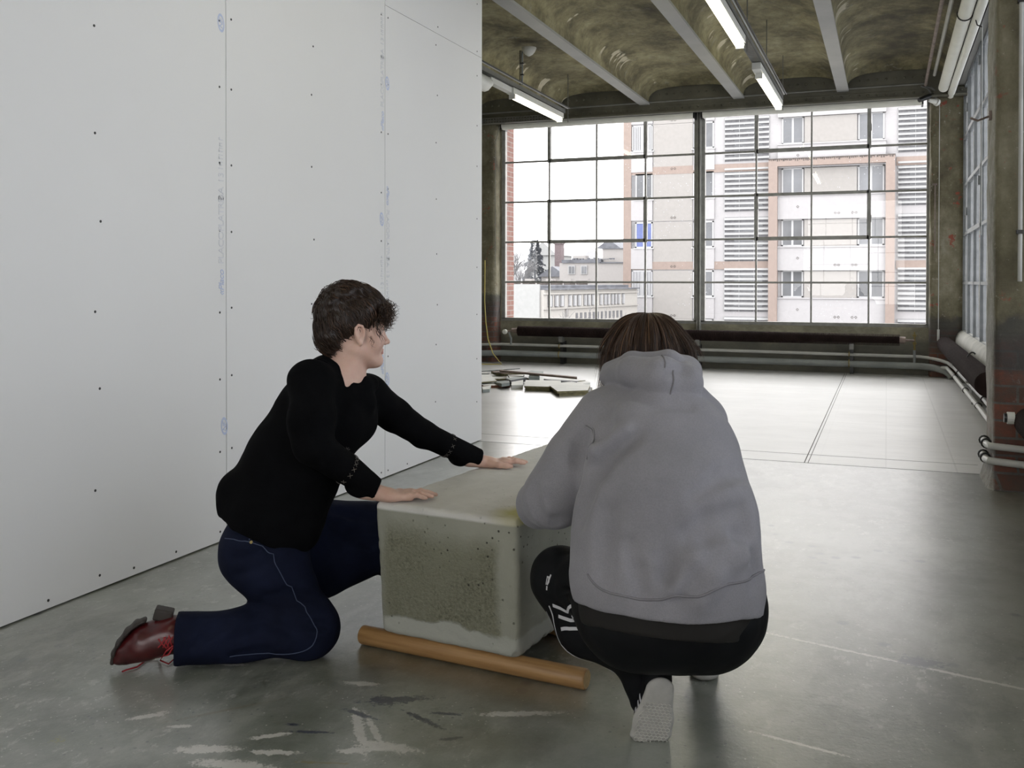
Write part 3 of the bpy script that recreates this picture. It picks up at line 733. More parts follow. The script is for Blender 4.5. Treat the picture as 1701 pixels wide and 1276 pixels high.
for i, (x, lab) in enumerate(((-4.36,'black pipe bracket left of the crouching person, under the far radiator'),(-2.40,'black pipe bracket under the middle mullion of the far window'),(-.42,'black pipe bracket near the right end of the far radiator'))):
    r0 = empty('pipe_bracket', (x,13.3,0)); tag(r0, lab, 'bracket', 'pipe brackets on the far wall')
    b = MB(); b.box(x-.022, x+.022, 13.26, 13.42, .0, .33); link_child(b.build('post', M['black']), r0)
    b = MB(); b.box(x-.028, x+.028, 13.2, 13.30, .32, .40); b.tube([(x-.06,13.24,.388),(x,13.24,.40),(x+.03,13.24,.392)], .009, 6); link_child(b.build('clamp', M['galv']), r0)
    b = MB()
    for z, rr in ((.137,.05),(.26,.03)):
        b.tube([(x-.03, 13.245+rr*math.cos(a), z+rr*math.sin(a)) for a in [k*PI/8 for k in range(17)]], .008, 6)
    link_child(b.build('pipe_clip', M['brass']), r0)
# side radiators
def side_rad(p0, p1, lab, r=.092):
    r2 = fin_tube('radiator', p0, p1, r, .014, lab, core=.86)
    return r2
r2 = side_rad((.685,7.75,.455), (.665,12.95,.43), 'dark brown finned tube radiator below the side window, beyond the near pillar')
b = MB(); b.tube([(.665,12.96,.43),(.665,13.03,.43)], .03, 12); link_child(b.build('end_cap', M['white']), r2)
r3 = side_rad((.745,.2,.42), (.745,6.02,.42), 'dark radiator end beside the near brick pillar at the right edge', r=.085)
b = MB(); b.tube([(.745,6.02,.42),(.745,6.05,.42)], .05, 14); link_child(b.build('end_fitting', M['rust']), r3)
b = MB(); b.tube([(.665,6.02,.44),(.628,6.02,.44)], .034, 16); link_child(b.build('end_cap', M['white']), r3)
b = MB(); b.tube([(.627,6.02,.44),(.612,6.02,.44)], .026, 14); b.tube([(.745,6.02,.44),(.66,6.02,.44)], .022, 10); link_child(b.build('valve', M['black']), r3)
for y, lab in ((10.45,'grey pipe support post on the floor nearer the pillar'),(12.6,'grey pipe support post on the floor nearer the far corner'),(8.3,'grey pipe support post just beyond the near pillar')):
    b = MB(); b.box(.775, .93, y-.04, y+.0, 0, .26); b.box(.72,.93,y-.05,y+.01,.205,.225); tag(b.build('support_post', M['pale']), lab, 'support', 'pipe supports by the side wall')
b = MB()
for (x,z,y) in ((.548,.25,6.42),(.543,.165,6.42),(.549,.25,6.30),(.544,.165,6.30),(.80,.165,9.4),(.755,.105,9.4),(.79,.17,10.6),(.735,.115,10.6),(.76,.178,11.9),(.72,.125,11.9)):
    b.tube([(x+.026*math.cos(a), y, z+.026*math.sin(a)) for a in [k*PI/6 for k in range(13)]], .006, 6)
tag(b.build('pipe_clips', M['black']), 'black clips round the thin pipes by the side wall', 'pipe clips', kind='stuff')

# ---- roller blinds
def blind(x0, x1, lab):
    r0 = empty('roller_blind', (x0,13.24,3.47)); tag(r0, lab, 'blind', 'rolled blinds over the far window')
    b = MB(); b.tube([(x0,13.24,3.475),(x1,13.24,3.475)], .062, 20); link_child(b.build('rolled_fabric', M['blind'], smooth=True), r0)
    for xx in (x0-.01, x1+.01):
        b = MB(); b.box(xx-.01,xx+.01,13.2,13.43,3.42,3.60); link_child(b.build('end_bracket', M['black']), r0)
blind(-5.27, -2.47, 'off white rolled up blind over the left half of the far window')
blind(-2.34, .40, 'off white rolled up blind over the right half of the far window')
def long_tube(name, p0, p1, r, mat, lab, cat, child=None):
    b = MB(); b.tube([p0,p1], r, 18); o = b.build(name, mat, smooth=True, local=p0); tag(o, lab, cat); return o
long_tube('roller_blind', (.625,12.75,3.53), (.625,6.75,3.53), .058, M['blind'], 'fat off white rolled blind high above the side windows', 'blind')
long_tube('roller_blind', (.725,13.16,3.50), (.725,6.70,3.50), .04, M['blind'], 'thin off white rolled blind tight against the side wall lintel', 'blind')
b = MB(); b.tube([(.625+.064*math.cos(a), 9.3, 3.53+.064*math.sin(a)) for a in [PI*.9+PI*1.2*k/12 for k in range(13)]]+[(.70,9.3,3.5),(.72,9.3,3.42),(.76,9.3,3.40)], .006, 6)
tag(b.build('hanging_strap', M['black']), 'black strap looped under the fat rolled blind', 'strap')
b = MB(); b.tube([(.76,9.3,3.42),(.76,9.28,1.6)], .004, 5); tag(b.build('pull_cord', M['wpipe']), 'white pull cord hanging before the side window', 'cord')
b = MB(); b.tube([(.60,13.14,3.4),(.60,13.14,.55)], .004, 5); b.tube([(.60,13.14,.60),(.60,13.14,.46)], .014, 8); tag(b.build('pull_cord', M['wpipe']), 'white pull cord with weight on the far corner pillar', 'cord')
b = MB(); b.tube([(.555,13.16,1.55),(.555,13.16,2.40)], .007, 6); b.box(.53,.58,13.15,13.2,2.40,2.42); tag(b.build('drain_conduit', M['rust']), 'thin rusty conduit on the far corner pillar', 'conduit')
b = MB(); b.tube([(-5.30,13.2,3.47),(-5.36,13.17,3.2),(-5.36,13.18,1.4)], .004, 5); tag(b.build('pull_cord', M['galv']), 'pull cord beside the left end of the far window', 'cord')
# pipes and rod at the ceiling
pipe('ceiling_rod', [(-9,12.98,3.615),(.46,12.98,3.635)], .014, M['galv'], 'thin steel rod running along the riveted girder')
pipe('ceiling_pipe', [(.43,12.9,3.60),(.43,6.6,3.60)], .017, M['rust'], 'thin rusty pipe under the ceiling, left of the pale one')
pipe('ceiling_pipe', [(.52,12.6,3.66),(.52,6.6,3.66)], .02, M['wpipe'], 'thin pale pipe under the ceiling beside the rolled blind')
pipe('pillar_conduit', [(.705,6.175,3.9),(.705,6.175,1.2)], .012, M['wpipe'], 'bright metal conduit down the front of the near pillar')
b = MB()
for z in (2.95,2.85,2.78,1.47): b.box(.685,.722,6.155,6.2,z,z+.022)
tag(b.build('conduit_clips', M['black']), 'dark clips on the near pillar conduit', 'conduit clips', kind='stuff')
b = MB(); b.tube([(.56,6.4,2.18),(.50,6.38,2.155),(.46,6.36,2.17)], .007, 6); b.box(.56,.60,6.37,6.43,2.16,2.21); tag(b.build('wall_hook', M['rust']), 'small rusty hook on the near pillar beside the side window', 'hook')
# perforated cable tray and rod at left
b = MB()
for z in (3.535,3.50,3.465): b.box(-7,-4.45,12.93,12.945,z,z+.012)
for k in range(60): b.box(-7+k*.0425,-7+k*.0425+.012,12.93,12.943,3.47,3.545)
tag(b.build('cable_tray', M['galv']), 'perforated grey tray below the girder at the left', 'cable tray')
# security camera
sc_ = empty('security_camera', (.5,13.1,3.5)); tag(sc_, 'small black and white camera on a bracket at the right end of the far blind', 'camera')
b = MB(); b.tube([(.43,13.0,3.60),(.50,13.02,3.585),(.545,13.06,3.55),(.55,13.08,3.44)], .014, 8); b.tube([(.38,12.98,3.61),(.46,13.0,3.57),(.52,13.03,3.48)], .011, 8); b.tube([(.37,12.98,3.66),(.40,12.98,3.58)], .005, 6); link_child(b.build('bracket', M['galv']), sc_)
b = MB(); b.tube([(.52,13.03,3.50),(.47,12.99,3.475),(.36,12.9,3.42)], .04, 12, rs=[.022,.034,.028]); link_child(b.build('camera_body', M['black'], smooth=True), sc_)
b = MB(); b.tube([(.47,12.99,3.43),(.555,13.03,3.41)], .032, 12, rs=[.02,.036]); b.tube([(.555,13.03,3.41),(.575,13.05,3.40)], .045, 14); link_child(b.build('base', M['white'], smooth=True), sc_)
# ---- fluorescent battens
def batten(x, y0, y1, z, lab, t0=.06, double=True):
    r0 = empty('fluorescent_light', (x,y0,z)); tag(r0, lab, 'ceiling light', 'fluorescent strip lights')
    b = MB(); b.box(x-.045,x+.045,y0,y1,z,z+.07); link_child(b.build('housing', M['white'], bevel=.006), r0)
    for ya in (y0+t0-.03, y1-.05):
        b = MB(); b.box(x-.035,x+.035,ya,ya+.03,z-.05,z); link_child(b.build('lamp_holder', M['white']), r0)
    for dx in ((-.022,.022) if double else (0,)):
        b = MB(); b.tube([(x+dx,y0+t0,z-.022),(x+dx,y1-.05,z-.022)], .0165, 10); link_child(b.build('tube', M['tube'], smooth=True), r0)
batten(-1.2, 6.65, 8.62, 3.27, 'lit fluorescent strip cut by the top edge of the picture')
batten(-1.2, 9.72, 11.85, 3.27, 'lit fluorescent strip hanging near the middle of the far window', t0=.22)
batten(-3.95, 10.15, 11.95, 3.30, 'lit fluorescent strip near the partition edge', t0=.08)
batten(-1.2, 3.0, 4.95, 3.27, 'lit fluorescent strip over the near part of the hall')
batten(-1.2, -.8, 1.2, 3.27, 'lit fluorescent strip behind the viewpoint')
def rail(x, y0, y1, z, lab):
    r0 = empty('light_rail', (x,y0,z)); tag(r0, lab, 'light rail', 'perforated light rails')
    b = MB()
    b.box(x-.048,x-.043,y0,y1,z,z+.05); b.box(x+.043,x+.048,y0,y1,z,z+.05)
    for k in range(int((y1-y0)/.05)): b.box(x-.048,x+.048,y0+k*.05,y0+k*.05+.028,z,z+.004)
    link_child(b.build('perforated_channel', M['galv']), r0)
    b = MB(); b.tube([(x+.05,y0,z+.085),(x+.05,y1+.1,z+.085)], .012, 8); link_child(b.build('conduit', M['wpipe']), r0)
    b = MB(); b.tube([(x+.075,y0,z+.08),(x+.075,y1+.1,z+.08)], .008, 6); link_child(b.build('cable', M['black']), r0)
    return r0
ra = rail(-1.2, -3, 11.85, 3.345, 'perforated metal rail carrying the right hand row of lights')
rb_ = rail(-3.95, 5.5, 12.0, 3.375, 'perforated metal rail with conduit beside the partition edge')
for r0, x, zb, ysx in ((ra,-1.2,3.39,(6.2,8.9,10.4,12.1)),(rb_,-3.95,3.42,(9.0,12.2))):
    for y in ysx:
        b = MB(); b.tube([(x+.02,y,3.93),(x+.02,y,zb-.13)], .005, 6); link_child(b.build('hanger_rod', M['galv']), r0)
# unlit lamp head at left, smoke detector
r0 = empty('emergency_light', (-3.97,9.3,3.33)); tag(r0, 'unlit white plastic lamp body at the edge of the partition', 'ceiling light')
b = MB(); b.tube([(-3.97,8.95,3.30),(-3.97,9.05,3.28),(-3.97,9.45,3.28),(-3.97,9.6,3.32)], .08, 12, rs=[.04,.085,.085,.045]); link_child(b.build('lamp_body', M['white'], smooth=True), r0)
b = MB(); b.box(-4.0,-3.93,9.55,10.2,3.31,3.37); link_child(b.build('mount', M['white']), r0)
r0 = empty('smoke_detector', (-3.86,10.35,3.8)); tag(r0, 'round white smoke detector on a thin conduit from the rail', 'smoke detector')
b = MB(); n=20
b.tube([(-3.80,10.35,3.845),(-3.80,10.35,3.835),(-3.80,10.35,3.80),(-3.80,10.35,3.77),(-3.80,10.35,3.75)], .07, 20, rs=[.085,.085,.07,.045,.012]); link_child(b.build('detector_body', M['white'], smooth=True), r0)
b = MB(); b.tube([(-3.90,10.4,3.44),(-3.90,10.4,3.82),(-3.86,10.37,3.85),(-3.80,10.35,3.85)], .012, 8); link_child(b.build('conduit', M['pipe'], smooth=True), r0)
b = MB(); b.tube([(-3.918,10.38,3.44),(-3.918,10.38,3.83)], .006, 6)
for z in (3.55,3.68): b.box(-3.92,-3.88,10.38,10.415,z,z+.012)
link_child(b.build('cable', M['black']), r0)
# yellow cable at the left pillar
b = MB(); b.tube([(-5.50,13.12,1.5),(-5.50,13.11,.9),(-5.47,13.08,.6),(-5.40,13.0,.35),(-5.28,12.9,.15),(-5.10,12.78,.015),(-5.3,12.72,.012),(-5.7,12.75,.012),(-6.2,12.8,.012)], .008, 6)
tag(b.build('yellow_cable', M['yellow'], smooth=True), 'loose yellow cable hanging by the left pillar and trailing on the floor', 'cable')
# ================================================================ OUTSIDE
E_ = dict(
    wall=plain('white_painted_facade', (0.262,0.258,0.266), .9, var=.03), beige=plain('warm_grey_facade_panel', (0.211,0.203,0.196), .9, var=.04),
    pink=plain('salmon_pink_facade', (.190,.152,.135), .9, var=.06), slat=plain('pale_louvre_slats', (0.253,0.258,0.262), .7, var=.05),
    back=plain('grey_louvre_backing', (0.106,0.106,0.114), .9, var=.2), wf=plain('white_window_frames', (0.304,0.308,0.317), .6, var=.02),
    wg=plain('grey_blue_window_pane', (.085,.09,.10), .12, var=.5, scale=.35), shut=plain('pale_shutter', (0.262,0.266,0.279), .8, var=.03),
    soot=plain('sooty_edge', (0.068,0.059,0.055), .9, var=.4), roof=plain('slate_blue_roof', (0.100,0.105,0.120), .8, var=.3, scale=2),
    house=plain('pale_pink_render', (0.280,0.270,0.265), .9, var=.03), cream=plain('cream_render', (0.300,0.290,0.275), .9, var=.03),
    ghost=plain('grey_white_render', (0.235,0.240,0.240), .9, var=.05), brown=plain('brown_chimney', (0.127,0.101,0.106), .9, var=.15),
    tree=plain('misty_bare_branches', (0.130,0.130,0.135), .9, var=.2), tree2=plain('blue_green_conifer', (0.120,0.130,0.145), .9, var=.3),  # branches and conifer paled to put distance haze into their colour
    ground=plain('grey_street', (0.148,0.148,0.148), .9, var=.1, scale=.1), hill=plain('misty_hill', (0.360,0.365,0.375), 1, var=.06, scale=.02),
    blue=plain('blue_curtain', (0.084,0.106,0.232), .8),
)
b = MB(); b.box(-400, 200, 16, 600, -12.2, -12); tag(b.build('ground', E_['ground']), kind='structure')
FY = 52
ap = empty('apartment_building', (-13.5, FY, -12)); tag(ap, 'tall pale apartment block with salmon bands and louvred loggias across the street', 'building')
def P(m, name, mat, **k): return link_child(m.build(name, mat, **k), ap)
m = MB(); m.box(-13.46, 9, FY, FY+11, -12, 13); P(m, 'wall', E_['wall'])
sills = [-4.85, -2.25, .36, 3.0, 5.64, 8.28, 10.9]
m = MB(); m.box(-13.52, -13.08, FY-.10, FY+.3, -12, 13); P(m, 'salmon_band', E_['pink'])
for z in (1.82, 6.97, 11.9):
    for xa, xb in ((-13.08,-5.72),(.42,9)):
        m = MB(); m.box(xa, xb, FY-.06, FY, z, z+.42); P(m, 'salmon_band', E_['pink'])
# the salmon frame of the projecting bay
m = MB(); m.box(-5.72, -5.28, FY-.55, FY, -12, 7.45); m.box(-.12+.05, .36, FY-.55, FY, -12, 7.45); m.box(-5.28, -.07, FY-.55, FY, 7.10, 7.45); P(m, 'bay_frame', E_['pink'])
m = MB(); m.box(-5.74, .38, FY-.58, FY, 7.45, 7.50)
for k in range(60):
    x = -5.7 + k*.1; m.box(x, x+rng.uniform(.03,.09), FY-.556, FY-.55, 7.45-rng.uniform(.03,.12), 7.46)
P(m, 'sooty_coping', E_['soot'])
def ring(m, x, z, y, r=.075, t=.018):
    vs = [(x+q*math.cos(a*PI/2), y, z+q*math.sin(a*PI/2)) for q in (r, r-t*1.6) for a in range(4)]
    m.add(vs, [(a,(a+1)%4,4+(a+1)%4,4+a) for a in range(4)])
for s in sills:
    for xa, xb, d, z0, z1, nm, mt in ((-3.96,-1.43,.20,s-.02,s+1.35,'wall_panel','beige'),(-11.86,-9.72,.05,s-1.2,s+1.4,'wall_panel','beige'),(-5.28,-.07,.30,s-1.25,s-.06,'spandrel','wall'),(-13.08,-11.9,.10,s-1.15,s-.03,'spandrel','wall'),(-9.68,-8.56,.10,s-1.15,s-.03,'spandrel','wall'),(-5.3,-.05,.36,s-.07,s-.01,'sill_ledge','wall')):
        m = MB(); m.box(xa, xb, FY-d, FY, z0, z1); P(m, nm, E_[mt])
    for xs, d, dz in (((-4.28,),.31,.62),((-2.45,-2.28,-1.62,-1.45),.31,.98),((-10.85,-10.68),.07,1.02)):
        for x in xs: m = MB(); ring(m, x, s-dz, FY-d); P(m, 'vent_mark', E_['soot'])
def awin(x0, x1, s, depth, shutter=None, blue=False):
    h = 1.40; y = FY-depth
    f = MB(); k = .07
    f.box(x0, x1, y-.06, y+.12, s, s+k); f.box(x0, x1, y-.06, y+.12, s+h-k, s+h); f.box(x0, x0+k, y-.06, y+.12, s, s+h); f.box(x1-k, x1, y-.06, y+.12, s, s+h)
    xm = (x0+x1)/2; f.box(xm-.05, xm+.05, y-.05, y+.12, s, s+h); f.box(x0-.08, x1+.08, y-.14, y, s-.06, s)
    o = P(f, 'window', E_['wf'])
    g = MB(); g.box(x0+k, x1-k, y-.035, y-.01, s+k, s+h-k); q = g.build('pane', E_['blue'] if blue else E_['wg']); q.parent = o
    if shutter:
        g = MB(); n = 6
        for a, c in shutter:
            for j in range(n): xx = a+(c-a)*j/n; g.box(xx+.012, xx+(c-a)/n-.012, y-.09+.02*(j%2), y-.05, s+.05, s+h-.04)
        q = g.build('shutter', E_['shut']); q.parent = o
for i, s in enumerate(sills):
    top = s > 7.5
    awin(-5.10, -4.02, s, .0 if top else .02); awin(-1.38, -.14, s, .02)
    if i in (2, 5, 6): awin(-13.05, -11.9, s, .0, [(-13.05,-12.5),(-12.45,-11.9)])
    else: awin(-12.85, -11.9, s, 0, [(-13.06,-12.86)], blue=(i == 3))
    awin(-9.70, -8.6, s, 0, [(-9.70,-9.45)] if i % 2 else None)
def louvre(x0, x1, s):
    z0, z1 = s-.62, s+1.62
    if x0 < 0: z0 -= .1
    f = MB(); f.box(x0, x1, FY-.02, FY+.0-.005, z0, z1); o = P(f, 'louvre_screen', E_['back'])
    g = MB(); n = 9
    for k in range(n):
        z = z0+(z1-z0)*(k+.5)/n; g.add([(x0,FY-.14,z+.0),(x1,FY-.14,z+.0),(x1,FY-.03,z+.105),(x0,FY-.03,z+.105),(x0,FY-.14,z-.03),(x1,FY-.14,z-.03),(x1,FY-.03,z+.075),(x0,FY-.03,z+.075)], [(0,1,2,3),(4,7,6,5),(0,4,5,1),(2,6,7,3)])
    for x in (x0, (x0*2+x1)/3, (x0+2*x1)/3, x1): g.box(x-.012, x+.012, FY-.05, FY-.02, z0, z1)
    q = g.build('slats', E_['slat']); q.parent = o
    g = MB()
    for k in range(n):
        if k in (1,3,4,6,7): z = z0+(z1-z0)*(k+.5)/n; g.box(x0+(x1-x0)*.22, x0+(x1-x0)*.86, FY-.045, FY-.03, z-.11, z-.03)
    q = g.build('dark_gap', E_['wg']); q.parent = o
for s in sills: louvre(-8.03, -5.74, s-.05); louvre(.50, 2.9, s-.05)
m = MB(); m.box(-1.0, 0, FY, FY+.01, 0, 1)
# low white building whose long side runs towards the apartment block
lb = empty('low_building', (-14, 40, -12)); tag(lb, 'long low white building with blank grey end wall, lower left of the window view', 'building')
def Q(m, name, mat): return link_child(m.build(name, mat), lb)
A = Vector((-13.99, 40, 0)); B = Vector((-12.36, 48, 0)); dv = (B-A).normalized(); nv = Vector((-dv.y, dv.x, 0))
def lp(s, d, z): p = A + dv*s + nv*d; return (p.x, p.y, z)
def lbox(m, s0, s1, d0, d1, z0, z1):
    vs = [lp(s,d,z) for z in (z0,z1) for s,d in ((s0,d0),(s1,d0),(s1,d1),(s0,d1))]
    m.add(vs, [(0,3,2,1),(4,5,6,7),(0,1,5,4),(1,2,6,5),(2,3,7,6),(3,0,4,7)])
m = MB(); lbox(m, 0, 9.5, 0, 10, -12, .80); Q(m, 'wall', E_['cream'])
m = MB(); m.box(-24, -14.15, 39.9, 40.02, -12, 1.05); Q(m, 'end_wall', E_['ghost'])
m = MB(); lbox(m, .1, 9.5, -.15, 9, .80, .86); lbox(m, .2, 9.5, .5, 9, .86, 1.0); Q(m, 'roof', E_['roof'])
m = MB(); lbox(m, 0, 9.5, -.08, 0, .60, .66); lbox(m, 0, 9.5, -.10, 0, -.06, -.02); Q(m, 'ledge', E_['cream'])
for s0, s1 in ((.35,.75),(.95,1.3),(1.42,1.8),(2.19,2.45),(2.62,2.95),(3.05,3.4),(3.66,3.9),(4.0,4.3),(4.43,4.7),(5.27,5.5),(5.7,5.95),(6.04,6.3),(6.48,6.7),(6.84,7.05),(7.2,7.45),(7.7,7.95)):
    f = MB(); lbox(f, s0, s1, -.03, .0, .04, .56); o = Q(f, 'window', E_['back'])
    g = MB(); lbox(g, s0, s0+(s1-s0)*.45, -.12, -.03, .06, .54); q = g.build('shutter', E_['wf']); q.parent = o
for k in range(12):
    s0 = 2.9+k*.42; f = MB(); lbox(f, s0, s0+.18, -.03, 0, -.62, -.28); Q(f, 'window', E_['back'])
m = MB(); lbox(m, 1.9, 2.1, -.1, 0, -.40, -.1); Q(m, 'wall_box', E_['beige'])
m = MB(); 
for k in range(6): lbox(m, .8+k*1.3, 1.3+k*1.3, 2, 2.4, 1.0, 1.0+.1*(k%2+1))
Q(m, 'roof_vents', E_['soot'])
# pale house beyond
ph = empty('pale_house', (-21, 70, -12)); tag(ph, 'pale pink rendered house with dark parapet and two windows, left of the apartment block', 'building')
def H(m, name, mat): return link_child(m.build(name, mat), ph)
m = MB(); m.box(-23.2, -15, 70, 80, -12, 2.55); m.box(-19.95, -18.3, 70.5, 76, 2.5, 3.6); m.box(-22.2,-21.2,70.2,71,2.6,3.1); H(m, 'wall', E_['house'])
m = MB(); m.box(-23.0, -19.9, 69.9, 76, 2.55, 2.8)
for k in range(14): m.box(-22.2+k*.24, -22.05+k*.24, 69.95, 70.2, 2.8, 2.8+rng.uniform(.02,.14))
m.box(-20,-15,69.9,70,2.52,2.6); m.box(-20.0,-18.2,70.4,76,3.6,3.66); H(m, 'parapet', E_['roof'])
for x0, x1 in ((-22.5,-21.95),(-21.5,-21.0)):
    f = MB(); f.box(x0, x1, 69.93, 70, 1.7, 2.35); o = H(f, 'window', E_['wf']); g = MB(); g.box(x0+.07, (x0+x1)/2-.03, 69.9, 69.94, 1.76, 2.29); g.box((x0+x1)/2+.03, x1-.07, 69.9, 69.94, 1.76, 2.29); q = g.build('pane', E_['wg']); q.parent = o
m = MB(); m.box(-26, -15, 62, 64, -12, 1.16)
for k, x in enumerate((-23.0,-21.5,-20.2,-19.0)): m.box(x, x+.5, 61.9, 62.5, 1.16, 1.34)
o = m.build('terrace_wall', E_['house'], local=(-20,62,0)); tag(o, 'low white terrace wall with small roof vents before the pale house', 'wall')
m = MB(); m.box(-33.7, -32.95, 100, 101, -12, 5.2); m.box(-33.8,-32.85,99.9,101.1,5.2,5.35)
tag(m.build('brick_chimney', E_['brown'], local=(-32,100,0)), 'tall brownish chimney stack among the far roofs', 'chimney')
def house(x0, x1, y, z0, zr, mat, rm, lab):
    r0 = empty('gabled_house', (x0,y,-12)); tag(r0, lab, 'building')
    m = MB(); m.box(x0, x1, y, y+7, -12, z0); link_child(m.build('wall', mat), r0)
    m = MB(); xm = (x0+x1)/2; m.add([(x0-.3,y-.3,z0),(x1+.3,y-.3,z0),(xm,y-.3,zr),(x0-.3,y+7,z0),(x1+.3,y+7,z0),(xm,y+7,zr)], [(0,1,2),(3,5,4),(0,2,5,3),(1,4,5,2),(0,3,4,1)]); link_child(m.build('roof', rm), r0)
    m = MB(); m.box(x0+(x1-x0)*.3, x0+(x1-x0)*.5, y-.05, y, z0-1.2, z0-.3); link_child(m.build('window', E_['wg']), r0)
house(-44.5, -41.0, 122, 4.6, 6.4, E_['ghost'], E_['ghost'], 'small grey gabled house behind the bare trees')
house(-33, -25.5, 106, 3.0, 5.9, E_['ghost'], E_['roof'], 'house with a big dark slate roof behind the chimney')
house(-29.5, -27, 96, 3.2, 4.6, E_['house'], E_['wf'], 'small house with a white gable beside the dark roof')
house(-31, -28.6, 88, 1.6, 2.6, E_['house'], E_['roof'], 'low cottage with pale gable above the grey end wall')
m = MB(); m.box(-40,-33,180,190,-12,8.9); m.box(-50,-33,182,190,-12,8.1); m.box(-38,-35.5,179.9,185,8.9,10.0); tag(m.build('distant_block', E_['beige'], local=(-40,180,0)), 'pale beige block on the skyline left of the apartment block', 'building')
m = MB()
for k in range(40):
    x = -330+k*10; z = 9+3*math.sin(k*.4)+2*math.sin(k*.9)
    m.add([(x,560,-12),(x+10,560,-12),(x+10,560,z+2*math.sin((k+1)*.7)),(x,560,z+2*math.sin(k*.7)),(x,640,-12),(x+10,640,-12),(x+10,600,z+12),(x,600,z+12)], [(0,1,2,3),(3,2,6,7)])
tag(m.build('hills', E_['hill']), kind='structure')
def bare_tree(x, y, z0, h, lab, mat, seed, n=5, dens=1.0):
    r0 = empty('bare_tree', (x,y,-12)); tag(r0, lab, 'tree')
    rg = random.Random(seed); m = MB()
    def branch(p, d, L, r, lev):
        q = p; pts = [p]
        for i in range(3):
            d = (d + Vector((rg.uniform(-.25,.25), rg.uniform(-.25,.25), rg.uniform(-.1,.2)))).normalized(); q = q + d*L/3; pts.append(q)
        m.tube(pts, r, 4 if lev > 1 else 6, cap=False, rs=[r, r*.85, r*.7, r*.5])
        if lev >= n: return
        for i in range(4 if lev < 3 else 3):
            dd = (d*.8 + Vector((rg.uniform(-1,1), rg.uniform(-1,1), rg.uniform(-.2,.9)))*.75).normalized()
            branch(pts[rg.choice((1,2,3))], dd, L*rg.uniform(.6,.8), r*.55, lev+1)
    branch(Vector((x,y,z0)), Vector((0,0,1)), h*.34, h*.020, 0)
    link_child(m.build('branches', mat), r0); m2 = MB(); m2.tube([(x,y,-12),(x,y,z0+.05)], h*.018, 6); link_child(m2.build('trunk', mat), r0)
bare_tree(-31.6, 80, -1.0, 6.0, 'wide leafless tree left of the small grey house', E_['tree'], 3, 6)
bare_tree(-33.6, 86, -1.0, 6.5, 'leafless tree at the left edge of the window view', E_['tree'], 9, 6)
bare_tree(-28.2, 76, -1.5, 4.6, 'leafless tree before the low cottage', E_['tree'], 12, 6)
bare_tree(-10.6, 36, -5, 6.0, 'thin leafless tree close before the apartment block', E_['tree'], 21, 5)
r0 = empty('conifer', (-34.6,100,-12)); tag(r0, 'dark conifer rising above the far roofs', 'tree'); m = MB(); rg = random.Random(5)
for k in range(700):
    z = rg.random()**1.3; a = rg.uniform(0,2*PI); r_ = ((1-z)*1.5*(.75+.35*math.sin(z*40+a*2)))*rg.uniform(.3,1)+.1; x, y, zz = -34.9+r_*math.cos(a), 97+r_*math.sin(a), .5+z*5.0
    m.add([(x,y,zz),(x+.45*math.cos(a+.6),y+.45*math.sin(a+.6),zz-.15),(x+.3*math.cos(a-.6),y+.3*math.sin(a-.6),zz+.12)], [(0,1,2)])
link_child(m.build('foliage', E_['tree2']), r0); m = MB(); m.tube([(-34.9,97,-12),(-34.9,97,5.6)], .15, 6, rs=[.25,.04]); link_child(m.build('trunk', E_['tree2']), r0)

# ================================================================ RUBBLE beyond the partition
D_ = dict(w=plain('white_faced_board', (.82,.82,.80), .7, var=.06), e=plain('olive_board_edge', (.22,.2,.11), .8, var=.3, scale=20), g=plain('grey_green_board', (.26,.29,.28), .6, var=.25, scale=9),
          d=plain('dark_grey_offcut', (.09,.09,.10), .6, var=.3, scale=9), b=plain('brown_wood_batten', (.24,.18,.15), .7, var=.25, scale=14), r=plain('red_brown_edge', (.28,.13,.09), .8, var=.3))
def slab(name, poly, z, t, mt, me, lab, cat, tilt=(0,0), grp='broken boards on the floor'):
    cx_ = sum(p[0] for p in poly)/len(poly); cy_ = sum(p[1] for p in poly)/len(poly)
    f = lambda p: (p[0], p[1], p[2]+(p[0]-cx_)*tilt[0]+(p[1]-cy_)*tilt[1])
    n = len(poly); b = MB(); vs = [f((x,y,z)) for x,y in poly]+[f((x,y,z+t)) for x,y in poly]
    b.mi = 1; b.add(vs, [tuple(range(n-1,-1,-1))]+[(i,(i+1)%n,n+(i+1)%n,n+i) for i in range(n)])
    b.mi = 0; b.add([f((x,y,z+t+.0002)) for x,y in poly], [tuple(range(n))])
    o = b.build(name, [mt, me], local=(cx_,cy_,0)); return tag(o, lab, cat, grp)
S_ = slab
S_('board_slab', [(-4.77,11.2),(-4.67,11.19),(-4.15,10.25),(-4.3,10.0),(-4.9,10.2)], .05, .012, D_['w'], D_['e'], 'white board corner leaning beside the partition edge', 'broken board', (.0,.01))
S_('board_slab', [(-3.89,10.5),(-3.5,10.61),(-3.42,10.38),(-3.41,9.93),(-3.68,9.89)], .035, .018, D_['w'], D_['e'], 'cream white slab with cut corner and olive edge, front middle of the rubble', 'broken board')
S_('board_slab', [(-3.87,10.48),(-3.5,10.58),(-3.42,10.38),(-3.41,9.95),(-3.67,9.91)], .0, .033, D_['e'], D_['e'], 'olive edged slab under the cream white slab', 'broken board')
S_('board_slab', [(-3.43,10.01),(-3.41,10.35),(-3.33,10.49),(-3.04,10.25),(-2.92,9.76),(-3.18,9.53)], .035, .02, D_['w'], D_['e'], 'large bright white slab at the right of the rubble, nearest the crouching person', 'broken board', (-.01,0))
S_('board_slab', [(-3.40,10.03),(-3.36,10.4),(-3.0,10.2),(-2.9,9.8),(-3.17,9.56)], .0, .034, D_['d'], D_['e'], 'dark slab under the bright white slab', 'broken board')
